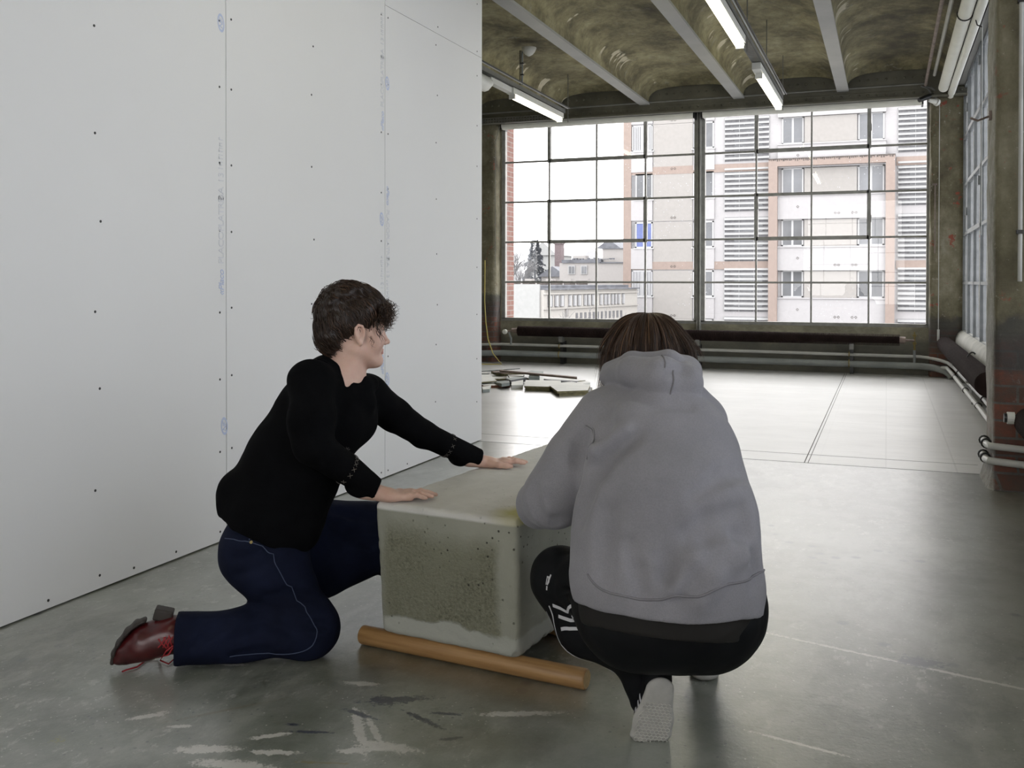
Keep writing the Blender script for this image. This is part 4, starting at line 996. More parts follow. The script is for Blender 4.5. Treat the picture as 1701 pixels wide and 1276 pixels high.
S_('wooden_batten', [(-4.40,10.95),(-4.36,10.87),(-3.30,10.60),(-3.33,10.69)], .085, .022, D_['b'], D_['b'], 'long brown batten lying across the rubble', 'batten', (-.02,0))
S_('board_slab', [(-4.75,10.86),(-4.60,10.80),(-4.20,11.14),(-4.24,11.2)], .10, .008, D_['g'], D_['d'], 'thin dark sliver sticking up at the back of the rubble', 'broken board', (.06,0))
S_('board_slab', [(-4.59,11.15),(-4.43,10.93),(-4.33,10.92),(-4.11,11.04),(-4.34,11.3)], .045, .03, D_['b'], D_['e'], 'brown edged board under the thin dark sliver', 'broken board')
S_('board_slab', [(-4.17,11.22),(-4.19,11.5),(-4.01,11.46),(-3.92,11.2)], .045, .02, D_['g'], D_['g'], 'grey green piece behind the long batten', 'broken board')
S_('board_slab', [(-4.14,10.5),(-4.05,10.8),(-3.93,10.66),(-4.0,10.3)], .02, .045, D_['g'], D_['d'], 'dark curved offcut left of the cream slab', 'broken board')
S_('board_slab', [(-4.51,10.95),(-4.36,11.1),(-4.2,10.7),(-4.33,10.62)], .02, .02, D_['w'], D_['e'], 'white piece with olive edge in the middle of the heap', 'broken board')
S_('board_slab', [(-4.18,10.25),(-4.15,10.4),(-4.03,10.33),(-3.90,10.02),(-3.96,9.93)], .02, .035, D_['g'], D_['g'], 'jagged grey green lump at the front of the rubble', 'broken board', (.1,.0))
S_('board_slab', [(-4.45,10.36),(-4.12,10.52),(-3.94,10.13),(-4.2,9.98)], .0, .028, D_['w'], D_['r'], 'pale board with red brown edge under the green lump', 'broken board')
S_('board_slab', [(-4.01,10.36),(-3.95,10.58),(-3.76,10.06),(-3.87,9.99)], .0, .045, D_['w'], D_['w'], 'pale grey chunk beside the green lump', 'broken board')
S_('board_slab', [(-4.1,11.05),(-3.5,11.18),(-3.32,11.0),(-3.50,10.74),(-3.88,10.85)], .0, .022, D_['w'], D_['e'], 'long white board under the batten, back right of the heap', 'broken board')
S_('board_slab', [(-3.78,10.82),(-3.33,10.74),(-3.30,10.56),(-3.55,10.62)], .024, .016, D_['d'], D_['d'], 'black strip beneath the batten', 'broken board')
S_('board_slab', [(-4.15,9.82),(-4.1,9.96),(-3.98,9.63),(-4.03,9.56)], .0, .035, D_['w'], D_['g'], 'small grey block nearest the partition edge', 'broken board')
S_('board_slab', [(-3.33,10.64),(-3.26,10.84),(-3.16,10.66),(-3.22,10.51)], .0, .035, D_['w'], D_['w'], 'small white lump behind the bright slab', 'broken board')
S_('board_slab', [(-4.02,10.98),(-3.94,11.04),(-3.80,10.73),(-3.91,10.66)], .025, .055, D_['g'], D_['g'], 'blue grey block tucked under the batten', 'broken board')
S_('board_slab', [(-4.27,10.9),(-4.09,11.0),(-4.02,10.72),(-4.08,10.5)], .045, .018, D_['w'], D_['d'], 'white shard left of the blue grey block', 'broken board')

# ================================================================ BLOCK ON ROLLERS
def m_block():
    t = NT('cast_concrete_with_open_grain', .8)
    X, Y, Z = t.xyz()     # local: x along the face, y depth, z height (centre origin)
    gn = t.noise(110, 5, .7, lo=.33, hi=.68)
    smooth_c = t.mix(t.noise(4, 6, .6, lo=.3, hi=.7), (.25,.255,.205), (.33,.33,.275))
    open_c = t.mix(gn, (.11,.11,.07), (.36,.355,.26))
    open_c = t.mix(t.noise(5, 5, .6, lo=.35, hi=.7), open_c, (.28,.28,.205))
    # edge margins stay smooth
    wob = t.math('MULTIPLY', t.noise(5, 5, .6), .09)
    ex = t.rng(t.math('SUBTRACT', t.math('ADD', .21, wob), t.math('ABSOLUTE', t.math('ADD', X, .02))), .035, .065)
    ez = t.rng(t.math('ADD', Z, wob), -.105, -.095)
    ez2 = t.rng(t.math('SUBTRACT', .21, t.math('ADD', Z, wob)), .0, .07)
    mask = t.math('MULTIPLY', t.math('MULTIPLY', ex, ez), ez2)
    c = t.mix(mask, smooth_c, open_c)
    lowm = t.math('SUBTRACT', 1, ez)
    c = t.mix(t.math('MULTIPLY', lowm, .6), c, (.44,.45,.41))
    pits = t.math('MULTIPLY', t.voro(42, lo=.17, hi=.1), t.noise(3, 3, lo=.42, hi=.55))
    c = t.mix(pits, c, (.05,.045,.035))
    # top is smooth, its colour raised for grazing window light, with a yellow stain near the front right corner
    top = t.rng(Z, .19, .197)
    tc = t.mix(t.noise(6, 6, .65, vec=t.mapped((1,.5,1)), lo=.3, hi=.7), (.52,.51,.48), (.64,.63,.60))
    dx = t.math('ADD', X, -.235); dy = t.math('ADD', Y, .60)
    rr = t.math('ADD', t.math('SQRT', t.math('ADD', t.math('MULTIPLY', dx, dx), t.math('MULTIPLY', dy, dy))), t.math('MULTIPLY', t.noise(12, 4), .06))
    tc = t.mix(t.rng(rr, .15, .07), tc, (.40,.37,.14))
    c = t.mix(top, c, tc)
    t.col(c)
    h = t.math('SUBTRACT', t.math('MULTIPLY', gn, t.math('ADD', t.math('MULTIPLY', mask, .9), .12)), pits)
    t.bump(h, .85, .005)
    return t.mat
ang = math.radians(-6.5)
ux, uy = V3((math.cos(ang), math.sin(ang), 0)), V3((-math.sin(ang), math.cos(ang), 0))
BC = V3((-1.5250, 2.752, .275)) + ux*.252 + uy*.675      # block centre
BRm = np.stack([ux, uy, V3((0,0,1))], 1)
bprims = [Box(BC, (.254, .675, .214), .018, R=BRm, taper=.02)]
rg = random.Random(11)
for k in range(70):     # chips along the edges and the ragged lower arris
    e = rg.random()
    if e < .45: p = BC + ux*rg.uniform(-.25,.25) - uy*.672 + V3((0,0,-.212)); r = rg.uniform(.004,.013)
    elif e < .7: p = BC + ux*.252 + uy*rg.uniform(-.67,.3) + V3((0,0,-.212)); r = rg.uniform(.006,.02)
    elif e < .85: p = BC + ux*.252*rg.choice((-1,1)) - uy*.672 + V3((0,0,rg.uniform(-.2,.2))); r = rg.uniform(.003,.007)
    else: p = BC + ux*rg.uniform(-.25,.25) - uy*.675 + V3((0,0,.214)); r = rg.uniform(.003,.007)
    bprims.append(Ell(p, (r*1.6,r,r), .004, 's'))
bprims.append(Box(BC + ux*.27 - uy*.69 - V3((0,0,.225)), (.04,.04,.03), .01, .01, 's', R=BRm))
bv, bf = sculpt(bprims, .006, lambda P: .0016*vnoise(P*28,1)+.0012*vnoise(P*70,2), smooth=2)
bv = (bv-BC)@BRm
blk = np_mesh('concrete_block', bv, bf, m_block(), origin=(0,0,0))
blk.location = BC; blk.rotation_euler = (0,0,ang)
tag(blk, 'large grey cast concrete block resting on two wooden rollers', 'block')
def m_wood():
    t = NT('varnished_beech', .45); g = t.noise(6, 6, .6, vec=t.mapped((.6,14,14)), lo=.3, hi=.7)
    t.col(t.mix(g, (.27,.14,.05), (.42,.245,.10))); t.bump(g, .1, .002); return t.mat
wood = m_wood(); endw = plain('pale_roller_end_grain', (.52,.36,.17), .6, var=.15, scale=30)
def roller(p0, p1, r, lab):
    p0, p1 = Vector(p0), Vector(p1); d = p1-p0; L_ = d.length; b = MB(); n = 40
    xs = [-L_/2, -L_/2+.002, -L_/2+.006, L_/2-.006, L_/2-.002, L_/2]; rs = [r-.004, r-.0015, r, r, r-.0015, r-.004]
    b.tube([(x,0,0) for x in xs], r, n, cap=False, rs=rs)
    b.mi = 1
    for sx, bb in ((-1,0),(1,5)):
        ring = b.v[bb*n:(bb+1)*n]; b.add(ring, [tuple(range(n)) if sx > 0 else tuple(range(n-1,-1,-1))])
    o = b.build('wooden_roller', [wood, endw], smooth=True); o.location = (p0+p1)/2; o.rotation_euler = (0,0,math.atan2(d.y,d.x))
    tag(o, lab, 'roller', 'wooden rollers'); return o
roller((-1.612,2.800,.0305), (-.815,2.722,.0305), .0305, 'light brown wooden roller under the front edge of the block')
roller((-1.66,3.36,.0305), (-.78,3.00,.0305), .0305, 'light brown wooden roller further back, beside the crouching person\'s knee')
# ================================================================ PEOPLE
def frame_z(fwd, up=(0,0,1)):
    x = V3(fwd)/np.linalg.norm(fwd); z = V3(up)-x*(V3(up)@x); z /= np.linalg.norm(z); return np.stack([x, np.cross(z,x), z], 1)
def loc(o, R, p): return V3(o)+R@V3(p)
def cloth(name, col, col2, rough=.9, weave=600, wb=.25, scale=5, dist=.0015, sheen=.0, extra=None, spec=.2):
    t = NT(name, rough, col, spec=spec)
    n = t.noise(scale, 6, .6, lo=.3, hi=.7); c = t.mix(n, col, col2)
    c = t.mix(t.math('MULTIPLY', t.noise(weave*.5, 3, .6, lo=.35, hi=.65), .25), c, tuple(x*.7 for x in col))
    if extra: c = extra(t, c)
    t.col(c); t.bump(t.noise(weave, 2, .5), wb, dist)
    if sheen: t.b.inputs['Sheen Weight'].default_value = sheen; t.b.inputs['Sheen Roughness'].default_value = .5
    return t.mat
def m_skin(name='fair_skin'):
    t = NT(name, .5, (.60,.40,.32), spec=.35)
    c = t.mix(t.noise(14, 5, .6, lo=.3, hi=.7), (.56,.36,.285), (.64,.44,.355)); c = t.mix(t.math('MULTIPLY', t.noise(90, 3, lo=.45, hi=.7), .3), c, (.58,.33,.27))
    t.col(c); t.b.inputs['Subsurface Weight'].default_value = .12; t.b.inputs['Subsurface Radius'].default_value = (.012,.005,.003); t.b.inputs['Subsurface Scale'].default_value = 1
    t.bump(t.noise(220, 3), .12, .001); return t.mat
skin = m_skin(); lipm = plain('lips', (.50,.25,.21), .45, var=.1, scale=40)
def hair_mat(name, ca, cb_, cc):
    t = NT(name, .42, ca, spec=.4); g = t.node('ShaderNodeNewGeometry')
    t.col(t.ramp(g.outputs['Random Per Island'], [(0,ca),(.55,cb_),(.9,cb_),(1,cc)])); return t.mat
knit = cloth('black_knit', (.0024,.0025,.003), (.0045,.0047,.0055), .95, 420, .5, 8, .002, spec=.06)
denim = cloth('dark_indigo_denim', (.0035,.005,.014), (.009,.0125,.032), .85, 900, .35, 7, .001, spec=.12)
seamd = plain('faded_denim_seam', (.045,.06,.11), .8)
hood_m = cloth('washed_grey_fleece', (.213,.208,.226), (.298,.29,.315), .95, 500, .4, 4, .002, sheen=.15)
hood_s = cloth('washed_grey_seam', (.17,.165,.175), (.24,.23,.25), .95, 500, .3, 9)
track = cloth('black_track_fabric', (.004,.0045,.0055), (.008,.0085,.010), .6, 900, .15, 8, .001, spec=.15)
white_c = plain('white_stripe_fabric', (.55,.55,.57), .7, var=.06)
leather = NT('oxblood_leather', .28, (.06,.006,.007)); leather.col(leather.mix(leather.noise(16, 6, .6, lo=.3, hi=.7), (.028,.003,.004), (.085,.008,.009))); leather.bump(leather.noise(60, 5, .6), .15, .003); leather = leather.mat
soler = plain('worn_off_white_rubber', (.42,.41,.38), .7, var=.15, scale=20)
darkw = plain('dark_stacked_heel', (.03,.022,.018), .6, var=.3)
lacem = plain('red_lace', (.28,.015,.02), .7)

DISP = {}
def project(prims, p, it=6):
    p = V3(p).reshape(1,3); e = .002
    def D(q):
        d = 1.0
        for c in prims:
            if c.op == 'u': v = c.d(q); d = smin(np.full(v.shape, 1.0) if np.isscalar(d) else d, v, max(c.k,1e-4))
            elif c.op == 's': d = -smin(-d, c.d(q), max(c.k,1e-4))
        return d+(DISP[id(prims)](q) if id(prims) in DISP else 0)
    for _ in range(it):
        q = np.concatenate([p]+[p+e*np.eye(3)[i] for i in range(3)]); v = D(q); g = (v[1:]-v[0])/e; n = g/max(np.linalg.norm(g),1e-6); p = p-.8*v[0]*n
    return p[0], n
def ribbon(b, prims, pts, wd, lift=.0015, sub=6, thick=.0008):
    """a strip of cloth laid along the sculpted surface"""
    P = [V3(p) for p in pts]; Q = []
    for i in range(len(P)-1):
        for k in range(sub):
            t = k/sub; p0, p1, p2, p3 = P[max(i-1,0)], P[i], P[i+1], P[min(i+2,len(P)-1)]
            Q.append(.5*((2*p1)+(-p0+p2)*t+(2*p0-5*p1+4*p2-p3)*t*t+(-p0+3*p1-3*p2+p3)*t**3))
    Q.append(P[-1]); S = [project(prims, q) for q in Q]; vs = []
    for i, (p, n) in enumerate(S):
        t = S[min(i+1,len(S)-1)][0]-S[max(i-1,0)][0]; t = t/max(np.linalg.norm(t),1e-6); s = np.cross(n, t); s /= max(np.linalg.norm(s),1e-6)
        for u in (-1,0,1):
            q, n2 = project(prims, p+s*wd*.5*u, 3); vs.append(q+n2*lift)
    b.add(vs, [(i*3+j, i*3+j+1, (i+1)*3+j+1, (i+1)*3+j) for i in range(len(S)-1) for j in (0,1)])
def surf_tube(b, prims, pts, r, lift=0, n=6):
    P = [V3(p) for p in pts]; Q = []
    for i in range(len(P)-1):
        for k in range(5):
            t = k/5; p0, p1, p2, p3 = P[max(i-1,0)], P[i], P[i+1], P[min(i+2,len(P)-1)]
            Q.append(.5*((2*p1)+(-p0+p2)*t+(2*p0-5*p1+4*p2-p3)*t*t+(-p0+3*p1-3*p2+p3)*t**3))
    Q.append(P[-1]); b.tube([tuple(q2+n_*lift) for q2, n_ in (project(prims, q) for q in Q)], r, n)
def strands(name, lines, rad, mat, parent, sides=3):
    """lines: (N,M,3) polylines turned into thin tapering strands, one mesh"""
    Ln = np.asarray(lines); N_, M_, _ = Ln.shape
    t = np.gradient(Ln, axis=1); t /= np.maximum(np.linalg.norm(t,axis=-1,keepdims=True),1e-9)
    a = np.cross(t, V3((.3,.2,.93))); a /= np.maximum(np.linalg.norm(a,axis=-1,keepdims=True),1e-9); o = np.cross(t, a)
    tp = np.interp(np.linspace(0,1,M_), [0,.1,.75,1], [.6,1,.8,.08])[None,:,None]; R_ = (rad if np.ndim(rad) else np.full(N_, rad)).reshape(N_,1,1)*tp
    V = np.stack([Ln+(a*math.cos(2*PI*k/sides)+o*math.sin(2*PI*k/sides))*R_ for k in range(sides)], 2)
    idx = np.arange(N_*M_*sides).reshape(N_,M_,sides); q = []
    for k in range(sides): k2 = (k+1)%sides; q.append(np.stack([idx[:,:-1,k],idx[:,:-1,k2],idx[:,1:,k2],idx[:,1:,k]],-1).reshape(-1,4))
    return V.reshape(-1,3), np.concatenate(q)

def head_prims(o, R, ear=True):
    l = lambda *p: loc(o, R, p)
    P = [Ell(l(-.012,0,.052), (.096,.074,.086), R=R, k=.02),
         Ell(l(.043,0,-.018), (.050,.054,.082), R=R, k=.035),
         Cap(l(-.002,.047,-.045), l(.070,.014,-.088), .020, .016, .03), Cap(l(-.002,-.047,-.045), l(.070,-.014,-.088), .020, .016, .03),
         Ell(l(.080,0,-.087), (.016,.018,.015), R=R, k=.02),
         Cap(l(.078,-.032,.034), l(.078,.032,.034), .012, .012, .02),
         Ell(l(.062,.038,-.022), (.024,.022,.026), R=R, k=.03), Ell(l(.062,-.038,-.022), (.024,.022,.026), R=R, k=.03),
         Cap(l(.088,0,.022), l(.108,0,-.018), .007, .0085, .012), Ell(l(.1115,0,-.022), (.0095,.0095,.008), R=R, k=.008),
         Ell(l(.100,.011,-.027), (.009,.006,.0065), R=R, k=.006), Ell(l(.100,-.011,-.027), (.009,.006,.0065), R=R, k=.006),
         Ell(l(.086,.031,.012), (.012,.015,.0095), op='s', R=R, k=.012), Ell(l(.086,-.031,.012), (.012,.015,.0095), op='s', R=R, k=.012),
         Ell(l(.072,.031,.012), (.0135,.0145,.0125), R=R, k=.004), Ell(l(.072,-.031,.012), (.0135,.0145,.0125), R=R, k=.004),
         Cap(l(.088,-.018,-.0505), l(.088,.018,-.0505), .004, .004, .006), Cap(l(.0935,-.008,-.0495), l(.0935,.008,-.0495), .0055, .0055, .006),
         Cap(l(.0915,-.013,-.0585), l(.0915,.013,-.0585), .0055, .0055, .007),
         Cap(l(.0985,-.022,-.0545), l(.0985,.022,-.0545), .0022, .0022, .004, 's')]
    if ear:
        for s in (1,-1):
            rim = [(.010,.070,-.022),(.012,.0735,-.006),(.011,.079,.012),(.003,.083,.026),(-.010,.084,.029),(-.019,.084,.018),(-.018,.082,.002),(-.010,.079,-.014),(-.001,.076,-.026),(.006,.073,-.030)]
            P.append(Ell(l(-.003,s*.074,0), (.019,.006,.030), R=R, k=.006))
            P.append(Ell(l(.001,s*.0825,-.001), (.010,.0085,.016), R=R, k=.004, op='s'))
            P += chain([l(x,s*y,z) for x,y,z in rim], [.0045]*len(rim), k=.003)
            P.append(Ell(l(.003,s*.0745,-.030), (.008,.0055,.009), R=R, k=.005))
            P += chain([l(-.008,s*.083,.018),l(-.010,s*.083,.004),l(-.004,s*.081,-.012)], [.003]*3, k=.003)
    return P
def hand_prims(wr, ang, thumb, spread=1.0, z=0, curl=0., sc_=1.0, tilt=0.):
    """flat hand, palm down; wr = wrist centre, ang = heading of the fingers, thumb = +1 left / -1 right side"""
    R = frame_z((math.cos(ang), math.sin(ang), tilt)); l = lambda *p: loc(wr, R, V3(p)*sc_); P = []
    P.append(Box(l(.052,0,-.003), (.043*sc_,.037*sc_,.0125*sc_), .0115*sc_, .02, R=R)); P.append(Ell(l(.075,thumb*.01,.002), (.022,.030,.013), R=R, k=.012)); P.append(Ell(l(.02,-thumb*.02,-.003), (.03,.017,.014), R=R, k=.012))
    P.append(Cap(l(-.075,0,.010), l(.012,0,.0), .0265*sc_, .023*sc_, .02, n=R[:,2], s=.78))
    for i, (y, L1, a) in enumerate(((.030,.068,.10),(.0105,.077,.03),(-.0095,.071,-.05),(-.0285,.056,-.15))):
        y *= thumb; a *= thumb*spread; b0 = V3((.086-.004*abs(i-1),y,.0)); dd = V3((math.cos(a),math.sin(a),0)); r = (.0085,.0088,.0083,.0074)[i]
        p1 = b0+dd*L1*.45+V3((0,0,.004-curl*.3)); p2 = b0+dd*L1*.78+V3((0,0,-.001-curl)); p3 = b0+dd*L1+V3((0,0,-.004-curl*1.5))
        P += chain([l(*b0),l(*p1),l(*p2),l(*p3)], [(r+.0012)*sc_,r*sc_,r*.95*sc_,r*.8*sc_], k=.0045)
        P.append(Ell(l(*(b0+V3((.0,0,.004)))), (.011,.0095,.009), R=R, k=.006)); P.append(Ell(l(*(p1+V3((0,0,.002)))), (.009,.0088,.0082), R=R, k=.004))
    t0 = (.012,thumb*.026,-.002); P += chain([l(*t0),l(.042,thumb*.052,-.004),l(.066,thumb*.064,-.006),l(.086,thumb*.068,-.008)], [.014*sc_,.0115*sc_,.0098*sc_,.0082*sc_], k=.010)
    return P

# ---------------------------------------------------------------- kneeling woman
Wk = tuple((-1.7166,2.6504,0.0750)); Wk = (Wk[0], Wk[1], 0)
wom = empty('person', Wk); tag(wom, 'kneeling person in black sweater and dark jeans, both palms on the concrete block', 'person')
HO = (-1.6072,2.7811,1.0249); HR = frame_z((math.cos(math.radians(43)), math.sin(math.radians(43)), -.06), (-.03,.05,1))
# the ear seen is the right one; put the head centre 7.5 cm behind it
HO = V3(HO) + HR[:,1]*.078
hp = head_prims(HO, HR)
nb = V3((-1.7024,2.8146,0.8499))
body = hp + [Cap(loc(HO,HR,(-.030,0,-.03)), nb+V3((-.0,0,.03)), .049, .052, .03), Cap(loc(HO,HR,(-.010,-.03,-.06)), nb+V3((.03,-.03,.03)), .026, .020, .03),
    Cap(nb, (-1.7374,2.7920,0.7502), .085, .115, .05), Cap((-1.7374,2.7920,0.7502), (-1.8387,2.7142,0.5560), .115, .11, .05), Cap((-1.8387,2.7142,0.5560), (-1.8793,2.6878,0.4189), .10, .09, .05),
    Cap(nb+V3((.0,-.02,.01)), (-1.7009,2.6725,0.8642), .05, .05, .04), Cap(nb, (-1.7157,2.9729,0.7807), .05, .045, .04),
    Cap((-1.6968,2.7825,0.8534), (-1.6791,2.8298,0.8089), .06, .05, .03)]
WR_ = V3((-1.5084,2.7674,0.5080)); WL_ = V3((-1.4205,3.4050,0.5080))
elR = V3((-1.6612,2.5791,0.6880)); shR = V3((-1.7021,2.6360,0.8869)); elL = V3((-1.6020,3.2257,0.6296)); shL = V3((-1.6996,2.9953,0.7938))
angR = math.radians(24); angL = math.radians(36)
body += [Cap(shR, elR, .045, .036, .02), Cap(elR, WR_+V3((-.05,-.02,.02)), .036, .026, .02), Cap(shL, elL, .042, .034, .02), Cap(elL, WL_+V3((-.05,-.04,.02)), .034, .025, .02)]
body += [Cap(WR_+V3((-.055,-.024,.02)), WR_, .026, .022, .015), Cap(WL_+V3((-.055,-.04,.02)), WL_, .025, .021, .015)]
body += hand_prims(WR_, angR, 1, 1.0) + hand_prims(WL_, angL, -1, 1.0, sc_=.95)
# legs under the denim
kR = V3((-1.7214,2.6473,0.0754)); kL = V3((-1.6424,3.0802,0.3073)); hipR = V3((-1.8535,2.6211,0.3295)); hipL = V3((-1.9230,2.8025,0.3268)); anR = V3((-2.0479,2.4353,0.0815)); ftL = V3((-1.5971,3.1573,0.0072))
body += [Cap(hipR, kR, .08, .05, .04), Cap(kR, anR, .05, .035, .03), Cap(hipL, kL, .08, .05, .04), Cap((-1.8793,2.6878,0.3990), hipL, .09, .09, .05), Cap((-1.8793,2.6878,0.3990), hipR, .09, .08, .05)]
body.append(Box(BC, (.252,.675,.2138), .004, .002, 's', R=BRm))
bv, bf = sculpt(body, .0032, None, smooth=3)
fc = (bv[bf].mean(1)-HO)@HR
mi = ((np.abs(fc[:,1]) < .021) & (fc[:,0] > .086) & (fc[:,2] < -.0465+ .002) & (fc[:,2] > -.0635)).astype(int)
np_mesh('body', bv, bf, [skin, lipm], wom, Wk, mi)
for s in (1,-1):
    b = MB()
    vs, fs = sculpt([Ell(loc(HO,HR,(.0735,s*.031,.012)), (.0128,.0128,.0118), R=HR)], .0022, smooth=1)
    np_mesh('eye', vs, fs, plain('eye', (.35,.32,.30), .2) if s == 1 else bpy.data.materials['eye'], wom, Wk)
# sweater
def folds(P, dirn, fr, amp, seed, st=.25):
    d = V3(dirn)/np.linalg.norm(dirn); a = P@d; Q = P-(1-st)*a[...,None]*d     # long along d
    return amp*(vnoise(Q*fr,seed)+.5*vnoise(Q*fr*2.1,seed+3))
sw = [Cap((-1.8640,2.6560,0.4353), (-1.8145,2.7061,0.6029), .168, .150, .06), Cap((-1.8145,2.7061,0.6029), (-1.7522,2.7823,0.7507), .150, .146, .06), Cap((-1.7522,2.7823,0.7507), (-1.7290,2.7974,0.8305), .140, .108, .06),
      Cap((-1.7318,2.6644,0.8793), (-1.7320,2.7835,0.8879), .056, .056, .05), Cap((-1.7124,2.8081,0.8703), (-1.7052,2.9798,0.7952), .060, .066, .05), Ell((-1.6826,2.8752,0.7218), (.075,.075,.07), k=.05),
      Cap((-1.9157,2.6403,0.5209), (-1.9555,2.6145,0.5072), .09, .075, .05),
      Cap(shR+V3((.0,.015,-.01)), V3((-1.6751,2.5939,0.7602)), .064, .066, .05), Cap((-1.6751,2.5939,0.7602), elR, .070, .060, .03), Cap(elR, WR_+V3((-.035,-.016,.024)), .058, .038, .02),
      Cap(shL, V3((-1.6565,3.1068,0.7137)), .072, .058, .035), Cap((-1.6565,3.1068,0.7137), elL, .058, .050, .02), Cap(elL, WL_+V3((-.03,-.022,.02)), .048, .037, .02),
      # cuffs: a rolled ring and a ribbed end
      Cap(WR_+V3((-.075,-.038,.042)), WR_+V3((-.068,-.034,.038)), .047, .047, .006), Cap(WL_+V3((-.085,-.062,.036)), WL_+V3((-.078,-.057,.033)), .044, .044, .006)]
cutd = V3((-1.8551,2.7036,0.3378))-V3((-1.7980,2.7407,0.4941)); cutd /= np.linalg.norm(cutd); Rc = frame_z(cutd, (0,0,1))
for wr, d_ in ((WR_, V3((.9,.40,-.45))), (WL_, V3((.8,.6,-.35)))):
    d_ = d_/np.linalg.norm(d_); q = wr+V3((-.022,-.012,.014))+d_*.045
    sw.append(Box(q+d_*.0, (.045,.07,.07), .003, .002, 's', R=frame_z(d_)))
sw += [Cap(loc(HO,HR,(.005,0,-.05)), V3((-1.6667,2.7782,0.8987)), .062, .030, .012, 's'), Cap(V3((-1.6667,2.7782,0.8987)), V3((-1.6329,2.7406,0.8601)), .032, .008, .008, 's'), Cap(loc(HO,HR,(-.03,0,-.06)), nb+V3((0,0,.05)), .056, .066, .01, 's')]
sw.append(Box(V3((-1.8793,2.6878,0.4288))+cutd*.21+V3((0,0,.0)), (.16,.3,.3), .004, .004, 's', R=Rc))
sw.append(Ell((-1.6757,2.8320,0.9058), (.045,.05,.04), op='s', k=.01))
sw += chain([(-1.6445,2.7867,0.8153),(-1.6422,2.8061,0.8252),(-1.6323,2.8363,0.8445),(-1.6319,2.8843,0.8498)], [.032,.030,.030,.032], k=.022)+[Ell((-1.6323,2.8363,0.7942), (.046,.046,.046), k=.02)]
hemc = V3((-1.8841,2.6847,0.4350))
def dsw(P):
    d = folds(P, (.5,.3,-.8), 9, .0035, 5, .3) + folds(P, (.8,.5,-.1), 14, .002, 9, .5)
    lo_ = np.clip((.62-P[...,2])/.2, 0, 1)
    return d + lo_*folds(P, (.35,.75,.1), 20, .0045, 15, .35)
sv, sf = sculpt(sw, .005, dsw, smooth=2)
DISP[id(sw)] = dsw
swo = np_mesh('sweater', sv, sf, knit, wom, Wk)
# openwork bands at the cuffs, shoulder braid
lace = plain('openwork_band', (.09,.08,.07), .8, var=.5, scale=90)
def band(name, c, d, r, w_, mat, parent, holes=16):
    c = V3(c); Rr_ = frame_z(d); b = MB()
    for k in range(holes):
        a = 2*PI*k/holes; p, n_ = project(sw, c+Rr_[:,1]*r*math.cos(a)+Rr_[:,2]*r*math.sin(a)); t = np.cross(n_, Rr_[:,0]); t /= np.linalg.norm(t)
        for s_ in (1,-1):
            q = p+n_*.001; b.tube([tuple(q-Rr_[:,0]*w_*s_-t*.006), tuple(q+n_*.001), tuple(q+Rr_[:,0]*w_*s_+t*.006)], .0011, 4)
    o = np_mesh(name, b.v, [f for f in b.f if len(f)==4], mat, parent, Wk, smooth=False); return tag(o, None)
band('openwork_band', (-1.5959,2.6930,0.6202), elR*-1+WR_, .05, .006, lace, wom, 18)
band('openwork_band', (-1.5453,3.3042,0.5692), elL*-1+WL_, .045, .006, lace, wom, 16)
b = MB(); surf_tube(b, sw, [(-1.7132,2.6884,0.9516), (-1.7005,2.6967,0.9319), (-1.6924,2.7019,0.9201)], .0035); o = np_mesh('shoulder_braid', b.v, [f for f in b.f if len(f)==4], knit, wom, Wk)
# jeans
jn = [Cap((-1.8751,2.6191,0.3629), (-1.9253,2.7534,0.3244), .104, .102, .05), Cap((-1.8819,2.6027,0.3217), (-1.9443,2.7291,0.2921), .118, .11, .06), Cap((-1.8506,2.6170,0.3308), (-1.7403,2.6350,0.1060), .116, .090, .06), Cap(kR+V3((0,0,.014)), (-1.8960,2.5339,0.0755), .088, .080, .05), Cap((-1.8960,2.5339,0.0755), (-2.0479,2.4353,0.0852), .080, .079, .04), Ell(kR+V3((.0,.005,.012)), (.085,.08,.08), k=.05),
      Cap((-1.9146,2.8080,0.3263), (-1.6525,3.0855,0.2942), .130, .108, .06), Cap((-1.8321,2.8854,0.2106), (-1.6604,3.0685,0.2739), .108, .092, .05), Cap(kL, ftL, .09, .08, .04)]
jn += [Box(V3((-1.8920,2.6558,0.3461))+V3((0,0,-.5)), (1.2,1.2,.12), .001, .01, 's')]
jn[-1] = Box((Wk[0], Wk[1], -.1+.004), (1.5,1.5,.1), .001, .012, 's')
sd = anR-kR; sd /= np.linalg.norm(sd); jn.append(Box(V3((-2.0569,2.4294,0.0823))+sd*.10, (.1,.2,.2), .002, .003, 's', R=frame_z(sd)))
jn.append(Cap(V3((-2.0479,2.4353,0.0815))+sd*.03, V3((-2.0479,2.4353,0.0815))-sd*.08, .066, .05, .01, 's'))
jn.append(Box(BC-ux*(.252+.06), (.0601,.675,.8), .001, .004, 's', R=BRm)); jn[-1] = Box(BC, (.262,.685,.222), .001, .006, 's', R=BRm)
def crease(prims, ref, pts, r0, r1, k=.04, out=.7, op='s'):
    q = []
    for i_, p in enumerate(pts):
        s_, n_ = project(ref, p, 12); r = r0+(r1-r0)*i_/(len(pts)-1); q.append((s_+n_*r*out, r))
    for (a_, ra), (b_, rb) in zip(q, q[1:]): prims.append(Cap(a_, b_, ra, rb, k, op))
core_jn = list(jn)
